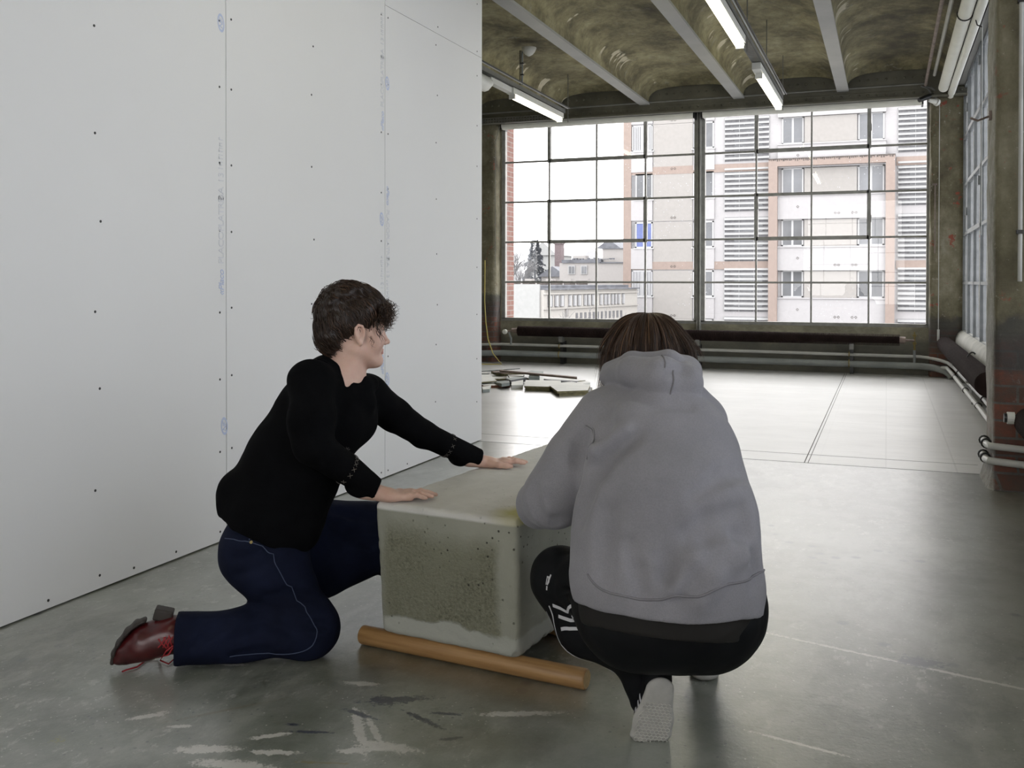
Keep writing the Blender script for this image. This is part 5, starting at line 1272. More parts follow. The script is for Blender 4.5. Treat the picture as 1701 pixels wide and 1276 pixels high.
for pts, r0, r1, k in (([(-1.8173,2.5254,0.1869),(-1.7308,2.5220,0.1948),(-1.6852,2.5516,0.1836)],.022,.010,.03),([(-1.7743,2.5056,0.1723),(-1.7060,2.5500,0.1385),(-1.6529,2.6202,0.1127)],.012,.006,.03),([(-1.7818,2.5008,0.2101),(-1.7100,2.5236,0.2303),(-1.6499,2.5983,0.2241)],.012,.006,.03),
    ([(-1.8702,2.4553,0.2839),(-1.7941,2.4570,0.3140),(-1.7418,2.4910,0.3471)],.012,.008,.03),([(-1.8805,2.4486,0.3346),(-1.8015,2.4522,0.3549),(-1.7493,2.4861,0.3936)],.010,.006,.03),([(-1.7422,2.5384,0.0908),(-1.8028,2.4990,0.1149),(-1.8779,2.4503,0.0918)],.012,.010,.03),([(-1.8927,2.4407,0.1598),(-1.9298,2.4166,0.1260),(-1.9638,2.3945,0.0830)],.012,.008,.03),([(-1.9519,2.4022,0.1740),(-1.9740,2.3879,0.1391)],.010,.008,.03),([(-1.7936,2.5170,0.0538),(-1.8691,2.4680,0.0515)],.008,.008,.03),
    ([(-1.7491,2.8678,0.4204),(-1.6979,2.9010,0.4072),(-1.6596,2.9497,0.3746)],.010,.008,.03),([(-1.7724,2.8288,0.3758),(-1.7048,2.8727,0.3306),(-1.6550,2.9289,0.2904)],.010,.008,.03)):
    crease(jn, core_jn, pts, r0, r1, k, .6)
def dj(P):
    leg = np.clip((.20-P[...,2])/.1, 0, 1)
    return folds(P, (.25,.1,.95), 11, .0028, 2, .5)*(1-leg) + leg*(folds(P, (.05,.1,1), 10, .0065, 4, .35)) + folds(P, (.8,.5,.2), 22, .0015, 8, .4)
jv, jf = sculpt(jn, .0055, dj, smooth=2)
DISP[id(jn)] = dj
np_mesh('jeans', jv, jf, denim, wom, Wk)
def strip(name, prims, pts, r, mat, lab=None, parent=None):
    b = MB(); surf_tube(b, prims, pts, r, .001); return np_mesh(name, b.v, [f for f in b.f if len(f)==4], mat, parent or wom, Wk)
strip('seam', jn, [(-1.9564,2.4708,0.4088), (-1.8579,2.4394,0.4167), (-1.8014,2.4523,0.4062), (-1.7642,2.4764,0.3817), (-1.7373,2.4939,0.3375), (-1.7156,2.5319,0.2550), (-1.6830,2.5649,0.1834), (-1.6623,2.5903,0.1214), (-1.6655,2.5882,0.0802), (-1.6963,2.5682,0.0529), (-1.7632,2.5367,0.0397), (-1.8840,2.4582,0.0473)], .0016, seamd)
strip('seam', jn, [(-1.7878,2.4849,0.4123), (-1.7758,2.4927,0.4356), (-1.7456,2.5123,0.4560), (-1.7336,2.5202,0.4516), (-1.7381,2.5172,0.4333)], .0018, seamd)
strip('seam', jn, [(-1.8296,2.4578,0.4610), (-1.8296,2.4578,0.4389), (-1.8282,2.4587,0.4167)], .0014, seamd)
for px_ in ((-1.8192,2.4526,0.4338), (-1.8162,2.4545,0.4079)):
    p, n_ = project(jn, px_); b = MB(); b.tube([tuple(p-n_*.002), tuple(p+n_*.0025)], .005, 10); b.build('rivet', M['brass'], smooth=True).parent = wom; bpy.data.objects[-1] if False else None
    o = C.objects[-1]; o.matrix_parent_inverse = Matrix.Translation(-Vector(Wk))
# boot
bt = [Cap((-2.0208,2.4529,0.0941), (-2.0703,2.4207,0.0985), .050, .051, .03), Cap((-2.0703,2.4207,0.0985), (-2.1372,2.3773,0.0782), .051, .050, .03), Cap((-2.1372,2.3773,0.0782), (-2.1815,2.3485,0.0543), .049, .034, .03), Cap((-2.1815,2.3485,0.0543), (-2.2021,2.3352,0.0357), .034, .019, .02), Ell((-2.1046,2.3985,0.1053), (.04,.03,.03), k=.03),
      Box((Wk[0], Wk[1], -.098), (1.5,1.5,.1), .001, .01, 's')]
v_, f_ = sculpt(bt, .0035, lambda P: folds(P, (.2,.3,1), 34, .0012, 3, .4), smooth=2)
boot = empty('boot', Wk); boot.parent = wom; boot.matrix_parent_inverse = Matrix.Translation(-Vector(Wk)); boot.location = Wk
boot['label'] = 'dark red leather lace-up boot with toe on the floor'
def bp(name, prims, mat, h=.004, par=None, disp=None):
    v_, f_ = sculpt(prims, h, disp, smooth=2); return np_mesh(name, v_, f_, mat, par or boot, Wk)
np_mesh('boot_upper', v_, f_, leather, boot, Wk)
bp('boot_sole', [Cap(a_, b_, .0075, .0075, .008, n=(-.545,.839,0), s=s_) for a_, b_, s_ in (((-2.1371,2.3773,0.1493),(-2.1578,2.3639,0.1398),3.2),((-2.1578,2.3639,0.1398),(-2.1799,2.3496,0.1175),4.2),((-2.1799,2.3496,0.1175),(-2.1990,2.3371,0.0857),4.4),((-2.1990,2.3371,0.0857),(-2.2108,2.3295,0.0552),3.8),((-2.2108,2.3295,0.0552),(-2.2152,2.3266,0.0258),2.4))], darkw, .0025)
bp('boot_heel', [Box((-2.0962,2.4158,0.1607), (.028,.024,.018), .004, .004, R=frame_z(V3((-2.0478,2.4354,0.1417))-V3((-2.1074,2.3966,0.1617))))], darkw, .003)
b = MB()
for P_ in (((-2.0646,2.3529,0.1077),(-2.0530,2.3604,0.0882),(-2.0428,2.3671,0.0726)), ((-2.0515,2.3614,0.1120),(-2.0427,2.3671,0.0910),(-2.0354,2.3718,0.0719)), ((-2.0383,2.3700,0.1164),(-2.0325,2.3737,0.0938),(-2.0281,2.3766,0.0712)), ((-2.0456,2.3652,0.1134),(-2.0559,2.3585,0.0922),(-2.0647,2.3528,0.0783)), ((-2.0368,2.3709,0.1126),(-2.0471,2.3642,0.0914),(-2.0530,2.3604,0.0772)), ((-2.0280,2.3766,0.1118),(-2.0383,2.3699,0.0906),(-2.0413,2.3680,0.0761))):
    surf_tube(b, bt, P_, .0022)
lt = [V3((-2.0234,2.3737,0.0821)), V3((-2.0318,2.3622,0.0611)), V3((-2.1485,2.4482,0.0060)), V3((-2.1718,2.4288,0.0040)), V3((-2.1572,2.3680,0.0040)), V3((-2.1715,2.3375,0.0040)), V3((-2.1734,2.3220,0.0040))]
b.tube([tuple(p) for p in lt], .0028, 6); lt = [V3((-2.0234,2.3737,0.0858)), V3((-2.0343,2.3546,0.0745)), V3((-2.1261,2.4335,0.0050)), V3((-2.0816,2.4200,0.0050)), V3((-2.0889,2.4505,0.0060))]; b.tube([tuple(p) for p in lt], .0026, 6)
np_mesh('laces', b.v, [f for f in b.f if len(f)==4], lacem, boot, Wk)
# hair
hc = hair_mat('dark_brown_curls', (.016,.009,.006), (.040,.023,.014), (.12,.06,.035))
Hl = lambda *p: loc(HO, HR, p)
hair = chain([Hl(.02,-.035,.150),Hl(-.02,-.05,.148),Hl(-.06,-.055,.128),Hl(-.095,-.045,.095),Hl(-.115,-.03,.055)], [.012,.018,.021,.021,.016], k=.008)+chain([Hl(-.01,0,.158),Hl(-.05,.0,.152),Hl(-.09,0,.125),Hl(-.118,.01,.08)], [.014,.020,.022,.016], k=.008)+chain([Hl(-.085,-.05,.03),Hl(-.10,-.045,-.01),Hl(-.085,-.03,-.045)], [.016,.020,.014], k=.008)+[Ell(Hl(-.026,0,.062), (.104,.084,.094), R=HR), Ell(Hl(.035,0,.092), (.062,.07,.052), R=HR, k=.03), Ell(Hl(-.080,0,.005), (.045,.062,.062), R=HR, k=.03), Ell(Hl(-.06,0,.125), (.05,.045,.035), R=HR, k=.02),
        Ell(Hl(-.085,0,-.04), (.028,.045,.03), R=HR, k=.02),
        Ell(Hl(.056,-.06,-.035), (.05,.05,.042), R=HR, k=.01, op='s'), Ell(Hl(.056,.06,-.035), (.05,.05,.042), R=HR, k=.01, op='s'), Ell(Hl(.090,0,-.02), (.050,.075,.085), R=HR, k=.012, op='s'), Cap(Hl(.015,-.11,-.008), Hl(.015,-.06,-.008), .030, .030, .008, 's'), Cap(Hl(.015,.11,-.008), Hl(.015,.06,-.008), .030, .030, .008, 's'), Cap(Hl(.03,-.11,-.06), Hl(.03,.11,-.06), .055, .055, .01, 's'), Ell(Hl(-.005,0,-.085), (.075,.075,.05), R=HR, k=.01, op='s')]
v_, f_ = sculpt(hair, .004, lambda P: .009*np.abs(vnoise(P*30,3))+.003*vnoise(P*80,6)-.005, smooth=1)
hv = [v_]; hf = [f_]; nv_ = len(v_)
rs_ = np.random.RandomState(4)
# combed waves over the cap
lines = []; M_ = 14
loc_v = (v_-HO)@HR
cand = np.where((np.abs(loc_v[:,1]) > .0))[0]
for i in rs_.choice(cand, 1500):
    p = loc_v[i].copy(); d = V3((-.07,0,.11))-p; pts = []
    nrm = p-V3((-.02,0,.04)); nrm /= np.linalg.norm(nrm); ph = rs_.rand()*6; am = .002+.003*rs_.rand()
    d = d-nrm*(d@nrm); Ld = min(np.linalg.norm(d), .05+.03*rs_.rand()); d /= max(np.linalg.norm(d),1e-6); s = np.cross(nrm, d)
    for k in range(M_):
        u = k/(M_-1); q = p+d*Ld*(u-.3)+nrm*(.002+.003*math.sin(u*PI)-(u-.3)**2*Ld*Ld*5)+s*am*math.sin(ph+u*9); pts.append(Hl(*q))
    lines.append(pts)
va, fa_ = strands('x', lines, .0011, None, None); hv.append(va); hf.append(fa_+nv_); nv_ += len(va)
# ringlets falling on the brow, temple and nape, and loose frizz
lines = []; rad = []
def ringlet(p, d, L_, r, turns, th=.0012):
    p, d = V3(p), V3(d); d = d/np.linalg.norm(d); a = np.cross(d, (.3,.9,.2)); a /= np.linalg.norm(a); o = np.cross(d, a); ph = rs_.rand()*6
    return [Hl(*(p+d*L_*u+a*r*math.cos(ph+turns*6.28*u)*(.4+u)+o*r*math.sin(ph+turns*6.28*u)*(.4+u))) for u in np.linspace(0,1,22)]
for k in range(760):
    y = rs_.uniform(-.078,.06); th_ = rs_.uniform(.2,1.0); p = (.062+.035*math.cos(y*14)*.9-.02+.02*rs_.rand(), y, .055+.075*rs_.rand()*(1-abs(y)*6))
    L_ = rs_.uniform(.02,.06); lines.append(ringlet(p, (.6*rs_.rand()+.1, rs_.uniform(-.5,.5)+y*3, rs_.uniform(-1.1,.1)), L_, rs_.uniform(.004,.011), rs_.uniform(.7,1.9))); rad.append(rs_.uniform(.0007,.0018))
for k in range(16): lines.append(ringlet((.045+.02*rs_.rand(), -.07-.006*rs_.rand(), .04+.02*rs_.rand()), (.15+.2*rs_.rand(), -.1, -1), rs_.uniform(.05,.085), rs_.uniform(.003,.007), rs_.uniform(1,2))); rad.append(.0008)
for k in range(5): lines.append(ringlet((.028+.008*rs_.rand(), -.076, -.005), (.35, -.05, -1), rs_.uniform(.02,.045), .005, 1.2)); rad.append(.0006)
for k in range(120): lines.append(ringlet((-.085-.03*rs_.rand(), rs_.uniform(-.05,.05), rs_.uniform(-.05,.06)), (-.6,rs_.uniform(-.4,.4),rs_.uniform(-.9,.5)), rs_.uniform(.01,.035), rs_.uniform(.003,.007), rs_.uniform(.8,1.8))); rad.append(rs_.uniform(.0005,.0012))
for k in range(330):
    a, e = rs_.uniform(0,6.28), rs_.uniform(.0,1.4); nrm = V3((math.cos(a)*math.cos(e), math.sin(a)*math.cos(e), math.sin(e)))
    if nrm[0] > .5 and nrm[2] < .3: continue
    p = V3((-.02,0,.06))+nrm*V3((.100,.082,.094)); lines.append(ringlet(p, nrm+rs_.randn(3)*.6, rs_.uniform(.012,.035), rs_.uniform(.002,.006), rs_.uniform(.4,1.3))); rad.append(rs_.uniform(.00025,.0005))
va, fa_ = strands('x', lines, np.array(rad), None, None); hv.append(va); hf.append(fa_+nv_)
np_mesh('hair', np.concatenate(hv), np.concatenate(hf), hc, wom, Wk)

# ---------------------------------------------------------------- crouching person
Sk = tuple((-0.5306,2.5921,0.0394)); Sk = (Sk[0], Sk[1], 0)
per = empty('person', Sk); tag(per, 'crouching person seen from behind in grey hooded sweatshirt and black striped track trousers', 'person')
vd = V3((-0.6456,2.9606,0.5791))-V3((-0.4304,1.9737,0.7861)); vd[2] = 0; vd /= np.linalg.norm(vd)
SR = frame_z(vd*1.0+V3((-.25,0,-.35)), (0,0,1)); SO = V3((-0.6764,2.9097,0.9551))
sh_l, sh_r = V3((-0.7445,2.6460,0.8114)), V3((-0.5060,2.8022,0.7807)); el_l, el_r = V3((-0.8878,2.5880,0.5679)), V3((-0.4857,3.0005,0.5279))
ha_l = V3((-0.9903,3.1932,0.5080)); ha_r = V3((-0.7995,3.1136,0.5080))
hip = V3((-0.5117,2.4955,0.3654)); kl = V3((-0.8896,2.6921,0.3331)); kr = V3((-0.4423,2.9944,0.3946)); al = V3((-0.6083,2.5415,0.1256)); ar = V3((-0.5096,2.9547,0.1022))
hl, hr = V3((-0.5992,2.4615,0.3497)), V3((-0.4217,2.5622,0.3398))
sb = head_prims(SO, SR) + [Cap(loc(SO,SR,(-.03,0,-.04)), (-0.6154,2.7392,0.8578), .052, .058, .03), Cap((-0.6076,2.7204,0.8174), (-0.5561,2.5882,0.6252), .12, .12, .05), Cap((-0.5561,2.5882,0.6252), hip, .12, .14, .05),
      Cap((-0.6076,2.7204,0.8174), sh_l, .07, .055, .04), Cap((-0.6076,2.7204,0.8174), sh_r, .07, .055, .04), Cap(sh_l, el_l, .045, .038, .02), Cap(el_l, ha_l+V3((.0,-.05,.02)), .036, .026, .02), Cap(sh_r, el_r, .045, .038, .02), Cap(el_r, ha_r+V3((.04,-.03,.02)), .036, .026, .02),
      Cap(hl, kl, .085, .05, .03), Cap(kl, al, .045, .026, .02), Cap(hr, kr, .085, .05, .03), Cap(kr, ar, .048, .032, .02)]
sb += hand_prims(ha_l, math.radians(105), 1*-1, 1.0) + hand_prims(ha_r, math.radians(150), 1, 1.0)
sb.append(Box(BC, (.252,.675,.2138), .004, .002, 's', R=BRm))
v_, f_ = sculpt(sb, .004, None, smooth=2); np_mesh('body', v_, f_, skin, per, Sk)
# hooded sweatshirt
hd = [Cap((-0.5282,2.4685,0.4419), (-0.5381,2.4981,0.5664), .246, .222, .06, n=vd, s=.66), Cap((-0.5381,2.4981,0.5664), (-0.5641,2.5860,0.7066), .220, .196, .06, n=vd, s=.66), Cap((-0.5641,2.5860,0.7066), (-0.5979,2.7238,0.7797), .192, .150, .06, n=vd, s=.66),
      Cap((-0.7206,2.6551,0.8030), (-0.5185,2.7761,0.7940), .080, .078, .06), Cap((-0.6700,2.6752,0.8507), (-0.5630,2.7380,0.8483), .072, .068, .05),
      Cap(sh_l, (-0.8094,2.5982,0.6959), .082, .086, .03), Cap((-0.8094,2.5982,0.6959), (-0.8688,2.5742,0.5945), .086, .088, .010), Cap((-0.8688,2.5742,0.5945), (-0.9316,2.6353,0.5540), .082, .064, .010), Cap((-0.9316,2.6353,0.5540), ha_l+V3((-.0,-.06,.03)), .060, .040, .03),
      Cap(sh_r, el_r, .078, .07, .04), Cap(el_r, ha_r+V3((.06,-.03,.03)), .066, .04, .03),
      # waistband
      Cap((-0.5200,2.4602,0.3753), (-0.5191,2.4711,0.3565), .240, .225, .02, n=vd, s=.68)]
core_hd = list(hd)
hd += [ # hood lying on the shoulders: two rolls and the gathered middle
      Cap((-0.7467,2.7106,0.9230), (-0.6558,2.6174,0.9482), .026, .044, .008), Cap((-0.6558,2.6174,0.9482), (-0.5640,2.5830,0.9382), .044, .060, .012), Cap((-0.5640,2.5830,0.9382), (-0.5074,2.6102,0.9247), .060, .046, .012), Cap((-0.5074,2.6102,0.9247), (-0.5266,2.7530,0.9409), .046, .036, .02),
      Cap((-0.7575,2.7495,0.9366), (-0.6706,2.6762,0.9698), .022, .026, .02), Cap((-0.6706,2.6762,0.9698), (-0.5669,2.6734,0.9733), .026, .030, .02), Cap((-0.5669,2.6734,0.9733), (-0.5321,2.7724,0.9494), .030, .024, .02)]
hprims = hd[len(core_hd):]
for p_ in (Cap((-0.6513,2.5335,0.9703), (-0.5638,2.5084,0.9705), .006, .005, .03, 's'), Cap((-0.5638,2.5084,0.9705), (-0.5043,2.5689,0.9658), .005, .006, .03, 's')): hd.append(p_)
waist = V3((-0.5221,2.4701,0.3736))
hd.append(Box(waist+V3((0,0,-.30)), (.6,.6,.29), .004, .004, 's', R=frame_z((1,0,0), (.06,.10,1))))
for pts, r0, r1, k in (([(-0.7005,2.4048,0.7290),(-0.6659,2.4186,0.7725),(-0.6182,2.4373,0.7990)],.022,.012,.05),([(-0.7048,2.4031,0.7212),(-0.7146,2.3986,0.6513),(-0.7229,2.3946,0.5799)],.024,.016,.04),([(-0.7035,2.5120,0.8394),(-0.7030,2.4581,0.7909),(-0.7005,2.4049,0.7367)],.016,.02,.05),
    ([(-0.3326,2.4388,0.6290),(-0.3746,2.3154,0.6356),(-0.4278,2.2945,0.6026)],.016,.008,.04),([(-0.3240,2.4416,0.5768),(-0.3677,2.3175,0.5741),(-0.4274,2.2937,0.5098),(-0.4538,2.2830,0.4597)],.018,.010,.045),([(-0.3001,2.4502,0.5172),(-0.3550,2.3752,0.4949),(-0.3871,2.3087,0.4527)],.018,.010,.04),
    ([(-0.4835,2.2723,0.5383),(-0.4779,2.2740,0.4954),(-0.4670,2.2777,0.4454)],.012,.016,.04),([(-0.6552,2.3141,0.6286),(-0.6616,2.2573,0.5675),(-0.6544,2.2592,0.4799)],.014,.010,.05),([(-0.2860,2.4553,0.4800),(-0.3206,2.4415,0.4426)],.014,.012,.03),([(-0.5876,2.2325,0.5810),(-0.5606,2.2422,0.5096),(-0.5470,2.2469,0.4525)],.010,.008,.04),
    ([(-0.3614,2.5356,0.6984),(-0.4066,2.4645,0.6931),(-0.4468,2.3950,0.6661)],.014,.006,.04),([(-0.9037,2.4968,0.6292),(-0.8834,2.5040,0.5747),(-0.8570,2.5138,0.5301)],.014,.010,.03),([(-0.8289,2.4817,0.5272),(-0.7834,2.4994,0.5338),(-0.7323,2.4980,0.5615)],.014,.010,.03),([(-0.8162,2.4680,0.7989),(-0.7979,2.4744,0.7343),(-0.7855,2.4785,0.6616)],.010,.008,.04),
    ([(-0.6510,2.5330,0.9040),(-0.5644,2.5125,0.8686),(-0.4905,2.5410,0.8624)],.010,.010,.025)):
    crease(hd, core_hd, pts, r0*1.25, r1*1.2, k*.8, .45)
for pts, r0, r1 in (([(-0.3568,2.3859,0.5578),(-0.4142,2.2991,0.5384),(-0.4671,2.2778,0.4597)],.012,.008),([(-0.3169,2.4117,0.5257),(-0.3789,2.3444,0.4864),(-0.4124,2.3309,0.4357)],.012,.008),([(-0.6996,2.4697,0.7463),(-0.6305,2.4542,0.8161)],.014,.006)):
    crease(hd, core_hd, pts, r0, r1, .045, -.2, 'u')
hd.append(Box(BC, (.256,.678,.2155), .003, .004, 's', R=BRm))
def dh(P):
    lo_ = np.clip((.62-P[...,2])/.25, 0, 1)
    return folds(P, (.2,.1,1), 6, .0045, 21, .4) + lo_*np.clip((P[...,2]-.33)/.08,.25,1)*folds(P, (.7,.1,.5), 11, .0075, 25, .3) + folds(P, (.5,.0,-.7), 20, .0012, 31, .5)
v_, f_ = sculpt(hd, .0055, dh, smooth=2)
DISP[id(hd)] = dh
hood = np_mesh('hooded_sweatshirt', v_, f_, hood_m, per, Sk)
def seamS(name, pts, r, mat, prims=hd, lift=.0008):
    b = MB(); surf_tube(b, prims, pts, r, lift); return np_mesh(name, b.v, [f for f in b.f if len(f)==4], mat, per, Sk)
seamS('sleeve_seam', [(-0.8106,2.4920,0.8397), (-0.7862,2.4798,0.8231), (-0.7621,2.4674,0.7940), (-0.7396,2.4650,0.7557), (-0.7201,2.4723,0.7286)], .0028, hood_m)
seamS('sleeve_seam', [(-0.8045,2.4944,0.8430), (-0.7802,2.4822,0.8280), (-0.7546,2.4703,0.7972), (-0.7322,2.4679,0.7605), (-0.7142,2.4746,0.7350)], .0018, hood_m)
seamS('hood_seam', [(-0.5771,2.6267,0.9833), (-0.5668,2.5877,0.9735), (-0.5624,2.5678,0.9558)], .0022, hood_s); seamS('hood_seam', [(-0.5458,2.5741,0.9494), (-0.5370,2.5559,0.9321), (-0.5414,2.5540,0.9097), (-0.5516,2.5713,0.8945)], .0024, hood_s)
seamS('waistband_seam', [(-0.7171,2.2885,0.4720), (-0.6639,2.2659,0.4402), (-0.5869,2.2313,0.4353), (-0.5157,2.2373,0.4335), (-0.4714,2.2438,0.4412), (-0.4233,2.2732,0.4478), (-0.3605,2.3191,0.4627), (-0.3111,2.4240,0.4682), (-0.2963,2.5048,0.4680)], .0030, hood_s)
# dark shirt tail under the waistband and the track trousers
tr = [Cap((-0.6211,2.4850,0.3268), (-0.4409,2.5548,0.3366), .142, .150, .08), Cap((-0.5486,2.4487,0.3258), (-0.4549,2.4850,0.3290), .115, .120, .06),
      Cap(hl, kl+V3((.02,-.01,0)), .120, .078, .06), Ell(kl, (.074,.078,.076), k=.04), Cap(kl, (-0.7862,2.6238,0.2242), .078, .075, .04), Cap((-0.7862,2.6238,0.2242), (-0.6224,2.5580,0.1776), .078, .058, .04), Cap((-0.6224,2.5580,0.1776), al+V3((-.008,.01,-.004)), .056, .042, .03), Cap(al, (-0.6020,2.5434,0.0723), .036, .034, .02),
      Cap(hr, kr, .125, .082, .06), Cap(kr, ar, .080, .052, .03), Cap(ar, ar+V3((0,0,-.012)), .050, .048, .02)]
tr += [Box(V3((Sk[0],Sk[1],-.097)), (1.5,1.5,.1), .001, .01, 's'), Box(BC, (.256,.678,.218), .003, .004, 's', R=BRm),
       Cap((-0.8715,2.5060,0.3186), (-0.7748,2.5005,0.3125), .010, .008, .02, 's'), Cap((-0.8471,2.5371,0.3370), (-0.7239,2.4994,0.3791), .008, .006, .02, 's'), Cap((-0.9095,2.5888,0.4084), (-0.8305,2.5661,0.4480), .006, .006, .02, 's')]
dt = lambda P: folds(P, (.6,.3,.6), 9, .0035, 41, .4)+folds(P,(1,0,0),24,.0015,44,.4)
v_, f_ = sculpt(tr, .0055, dt, smooth=2); DISP[id(tr)] = dt
np_mesh('track_trousers', v_, f_, track, per, Sk)
tail = plain('dark_brown_shirt_tail', (.009,.0075,.006), .8, var=.3)
sh_ = [Cap((-0.5260,2.4738,0.3548), (-0.5211,2.4807,0.3219), .228, .215, .02, n=vd, s=.70), Box(V3((-0.5218,2.4695,0.3021))+V3((0,0,-.30)), (.6,.6,.29), .004, .006, 's', R=frame_z((1,0,0), (.12,.2,1))), Box(V3((-0.5222,2.4703,0.3953))+V3((0,0,.30)), (.6,.6,.29), .004, .006, 's')]
v_, f_ = sculpt(sh_, .006, lambda P: folds(P,(1,.2,0),12,.003,51,.3), smooth=2); np_mesh('shirt_tail', v_, f_, tail, per, Sk)
b = MB()
for pts in ([(-0.8753,2.5685,0.2869),(-0.8454,2.5587,0.2887),(-0.8143,2.5493,0.2921),(-0.7790,2.5418,0.3171),(-0.7548,2.5298,0.3320)],[(-0.8468,2.5686,0.2634),(-0.8187,2.5580,0.2637),(-0.7956,2.5456,0.2690),(-0.7698,2.5344,0.2974),(-0.7399,2.5140,0.3174)],[(-0.8200,2.5786,0.2298),(-0.7923,2.5573,0.2422),(-0.7725,2.5436,0.2560),(-0.7441,2.5228,0.2911),(-0.7338,2.5163,0.3076)]):
    ribbon(b, tr, pts, .0095, .002)
ribbon(b, tr, [(-0.8849,2.5862,0.2819),(-0.8609,2.5951,0.2479),(-0.8292,2.5964,0.2175),(-0.7774,2.5946,0.1827),(-0.7135,2.5655,0.1586),(-0.6708,2.5390,0.1531)], .007, .002); ribbon(b, tr, [(-0.8994,2.6126,0.2581),(-0.8800,2.6197,0.2272),(-0.8511,2.6199,0.1998),(-0.8066,2.6153,0.1697)], .004, .002)
np_mesh('white_stripes', b.v, b.f, white_c, per, Sk, smooth=False)
b = MB()
for pts, w_ in (([(-0.8980,2.5820,0.3653),(-0.8916,2.5844,0.3568),(-0.8963,2.5824,0.3398)],.005),([(-0.8853,2.5870,0.3704),(-0.8884,2.5856,0.3568),(-0.8931,2.5837,0.3432)],.006),([(-0.9028,2.5802,0.3670),(-0.9027,2.5801,0.3534),(-0.9042,2.5793,0.3398)],.0035),([(-0.8979,2.5818,0.3364),(-0.8978,2.5817,0.3245)],.006),([(-0.8916,2.5843,0.3466),(-0.8852,2.5868,0.3500)],.004)):
    ribbon(b, tr, pts, w_, .0015, 3)
np_mesh('knee_emblem', b.v, b.f, white_c, per, Sk, smooth=False)
# shoes
def shoe_parts(par):
    pass
sl = empty('shoe', Sk); sl.parent = per; sl.matrix_parent_inverse = Matrix.Translation(-Vector(Sk)); sl.location = Sk; sl['label'] = 'black trainer with raised heel, patterned off white sole facing back'
ballp = V3((-0.5673,2.4786,0.0300)); heelp = V3((-0.5392,2.4505,0.1495)); ax = heelp-ballp; Lx = np.linalg.norm(ax); ax /= Lx
wd = V3((-0.5208,2.4677,0.0925))-V3((-0.5932,2.4397,0.0924)); wd = wd-ax*(wd@ax); wd /= np.linalg.norm(wd); nn = np.cross(wd, ax); nn = nn if nn@vd < 0 else -nn     # nn points back at the viewpoint
RS_ = np.stack([ax, np.cross(nn, ax), nn], 1)
sole = [Cap(ballp-ax*.012, ballp+ax*.03, .052, .050, .01, n=nn, s=.30), Cap(ballp+ax*.03, heelp, .048, .037, .012, n=nn, s=.36), Cap(ballp-ax*.015-nn*.0, ballp-nn*.075+V3((0,0,-.012)), .046, .034, .012, n=(0,0,1), s=.3), Box(V3((Sk[0],Sk[1],-.1)), (1,1,.1), .001, .003, 's'), Box((ballp+heelp)/2+nn*.0405, (.2,.2,.028), .002, .003, 's', R=RS_)]
v_, f_ = sculpt(sole, .003, None, smooth=2); so_ = np_mesh('shoe_sole', v_, f_, soler, sl, Sk)
up = [Cap(ballp-nn*.046+ax*.01, heelp-nn*.040-ax*.01, .038, .034, .02), Cap(heelp-nn*.04-ax*.01, heelp-nn*.056+ax*.02, .034, .036, .02), Cap(ballp-nn*.045, ballp-nn*.085+V3((0,0,.004)), .036, .026, .02), Box(V3((Sk[0],Sk[1],-.098)), (1,1,.1), .001, .004, 's')]
v_, f_ = sculpt(up, .0035, None, smooth=2); np_mesh('shoe_upper', v_, f_, track, sl, Sk)
b = MB(); side = np.cross(nn, ax); side = side if side@V3((-0.6802,2.4061,0.0923)) > side@V3((-0.5353,2.4621,0.0925)) else -side
for k in range(3):
    c0 = ballp + ax*(.012+.022*k) ; ribbon(b, up, [c0+side*.05-nn*.004, c0+side*.055-nn*.022+ax*.006, c0+side*.045-nn*.045+ax*.016], .009, .002)
np_mesh('shoe_stripes', b.v, b.f, white_c, sl, Sk, smooth=False)
b = MB(); planes = (ballp+heelp)/2+nn*.0128; hr_ = .0062
def hexat(u, v):
    c0 = ballp+ax*u+np.cross(nn,ax)*v+nn*.0
    c0 = c0 + nn*((planes-c0)@nn); pts = [tuple(c0+hr_*(ax*math.cos(a)+np.cross(nn,ax)*math.sin(a))) for a in [k*PI/3 for k in range(7)]]; b.tube(pts, .0012, 4, cap=False)
for i in range(-4, 14):
    for j in range(-5, 6):
        u = .004+i*hr_*1.5; v = (j+.5*(i%2))*hr_*1.74; wmax = .040 if u < .04 else .040-(u-.04)*.16
        if -.03 < u < Lx-.03 and abs(v) < wmax: hexat(u, v)
np_mesh('sole_tread', b.v, b.f, plain('sole_tread', (.50,.49,.45), .7), sl, Sk, smooth=False)
s2 = empty('shoe', Sk); s2.parent = per; s2.matrix_parent_inverse = Matrix.Translation(-Vector(Sk)); s2.location = Sk; s2['label'] = 'black trainer standing flat, white sole edge at the heel'
hf_ = V3((-0.5024,2.9048,0.0120)); fd = vd
v_, f_ = sculpt([Cap(hf_+fd*.035, hf_+fd*.20, .037, .044, .01, n=(0,0,1), s=.34), Cap(hf_+fd*.035, hf_+fd*.2, .037, .044, .01, n=(0,0,1), s=.34), Cap(hf_+fd*.035+V3((0,0,.012)), hf_+fd*.2+V3((0,0,.012)), .040, .044, .01, n=(0,0,1), s=.6), Box(V3((Sk[0],Sk[1],-.1)), (1,1,.1), .001, .003, 's'), Box(hf_+V3((0,0,.072)), (.4,.4,.04), .001, .003, 's')], .003, None, smooth=2); np_mesh('shoe_sole', v_, f_, soler, s2, Sk)
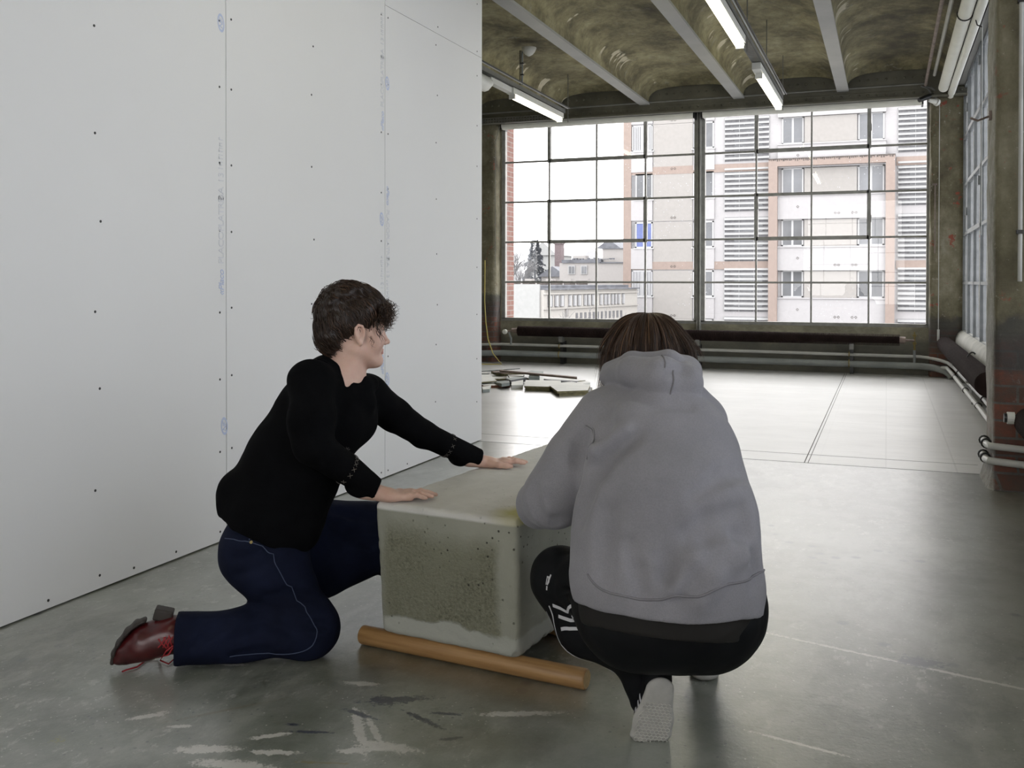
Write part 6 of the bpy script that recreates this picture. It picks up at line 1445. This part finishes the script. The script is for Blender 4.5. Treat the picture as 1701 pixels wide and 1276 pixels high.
v_, f_ = sculpt([Cap(hf_+fd*.035+V3((0,0,.04)), hf_+fd*.2+V3((0,0,.035)), .034, .034, .02), Cap(hf_+fd*.04+V3((0,0,.04)), hf_+fd*.05+V3((0,0,.085)), .036, .042, .02), Box(hf_+V3((0,0,-.012)), (.4,.4,.04), .001, .003, 's')], .0035, None, smooth=2); np_mesh('shoe_upper', v_, f_, track, s2, Sk)
# straight hair
hm = hair_mat('straight_brown_hair', (.022,.012,.008), (.060,.033,.020), (.22,.12,.065))
Q_ = lambda *p: loc(SO, SR, p)
base = [Ell(V3((-0.6661,2.8495,0.9781)), (.101,.104,.115), k=.03), Cap((-0.6616,2.8299,0.9796), (-0.6566,2.8095,0.8923), .100, .112, .04, n=vd, s=.75), Ell(Q_(.09,0,-.03), (.05,.062,.09), R=SR, k=.02, op='s')]
v_, f_ = sculpt(base, .004, lambda P: .002*vnoise(P*V3((60,60,9)),3), smooth=2)
hv, hf, nv_ = [v_], [f_], len(v_)
ctr = V3((-0.6661,2.8495,0.9781)); lines = []; rad = []; rt = V3((vd[1],-vd[0],0))
clump = [(rs_.uniform(PI,2*PI) if rs_.rand() < .8 else rs_.uniform(0, 2*PI), rs_.randn(3)*.006, rs_.uniform(.55,1.0), rs_.rand()*6) for _ in range(150)]
for i in range(5200):
    ca_, cw, cr_, cp_ = clump[i % 150]; spread = rs_.randn()*.055; a = ca_+spread
    if math.sin(a) > .5: continue          # the far side is the face
    hd_ = rt*math.cos(a)+vd*math.sin(a); reach = cr_*rs_.uniform(.85,1.0) if i % 4 else rs_.uniform(.2,.7)
    wob = cw+rs_.randn(3)*.0015; pts = []; side_ = abs(math.cos(a)); lift = rs_.uniform(.002,.010)*(1 if i % 3 else .4)
    for k in range(14):
        u = k/13*reach; g_ = 1-.35*u; hh = rt*math.cos(ca_+spread*g_)+vd*math.sin(ca_+spread*g_)
        r_ = (.1085+.004*side_)*math.sin(min(u*2.15,PI/2))+max(0,u-.5)*.09*side_*side_; z_ = .124*math.cos(min(u*2.15,PI/2))-max(0,u-.73)*.55
        pts.append(ctr+V3((0,0,z_+.002))+hh*(r_+lift)+wob*u*2+hh*.003*math.sin(cp_+u*8))
    lines.append(pts); rad.append(rs_.uniform(.0006,.0015))
for i in range(260):                        # stray hairs at the sides
    s_ = rs_.choice((-1,1)); st = ctr+rt*s_*(.088+.02*rs_.rand())+vd*rs_.uniform(-.06,.03)+V3((0,0,rs_.uniform(-.06,.05))); pts = []
    for k in range(14): u = k/13; pts.append(st+rt*s_*(.03*u*rs_.uniform(.9,1.1)+.012*math.sin(u*3))+V3((0,0,-.085*u))+vd*.01*math.sin(u*4+i))
    lines.append(pts); rad.append(rs_.uniform(.0003,.0007))
va, fa_ = strands('x', lines, np.array(rad), None, None); hv.append(va); hf.append(fa_+nv_)
np_mesh('hair', np.concatenate(hv), np.concatenate(hf), hm, per, Sk)
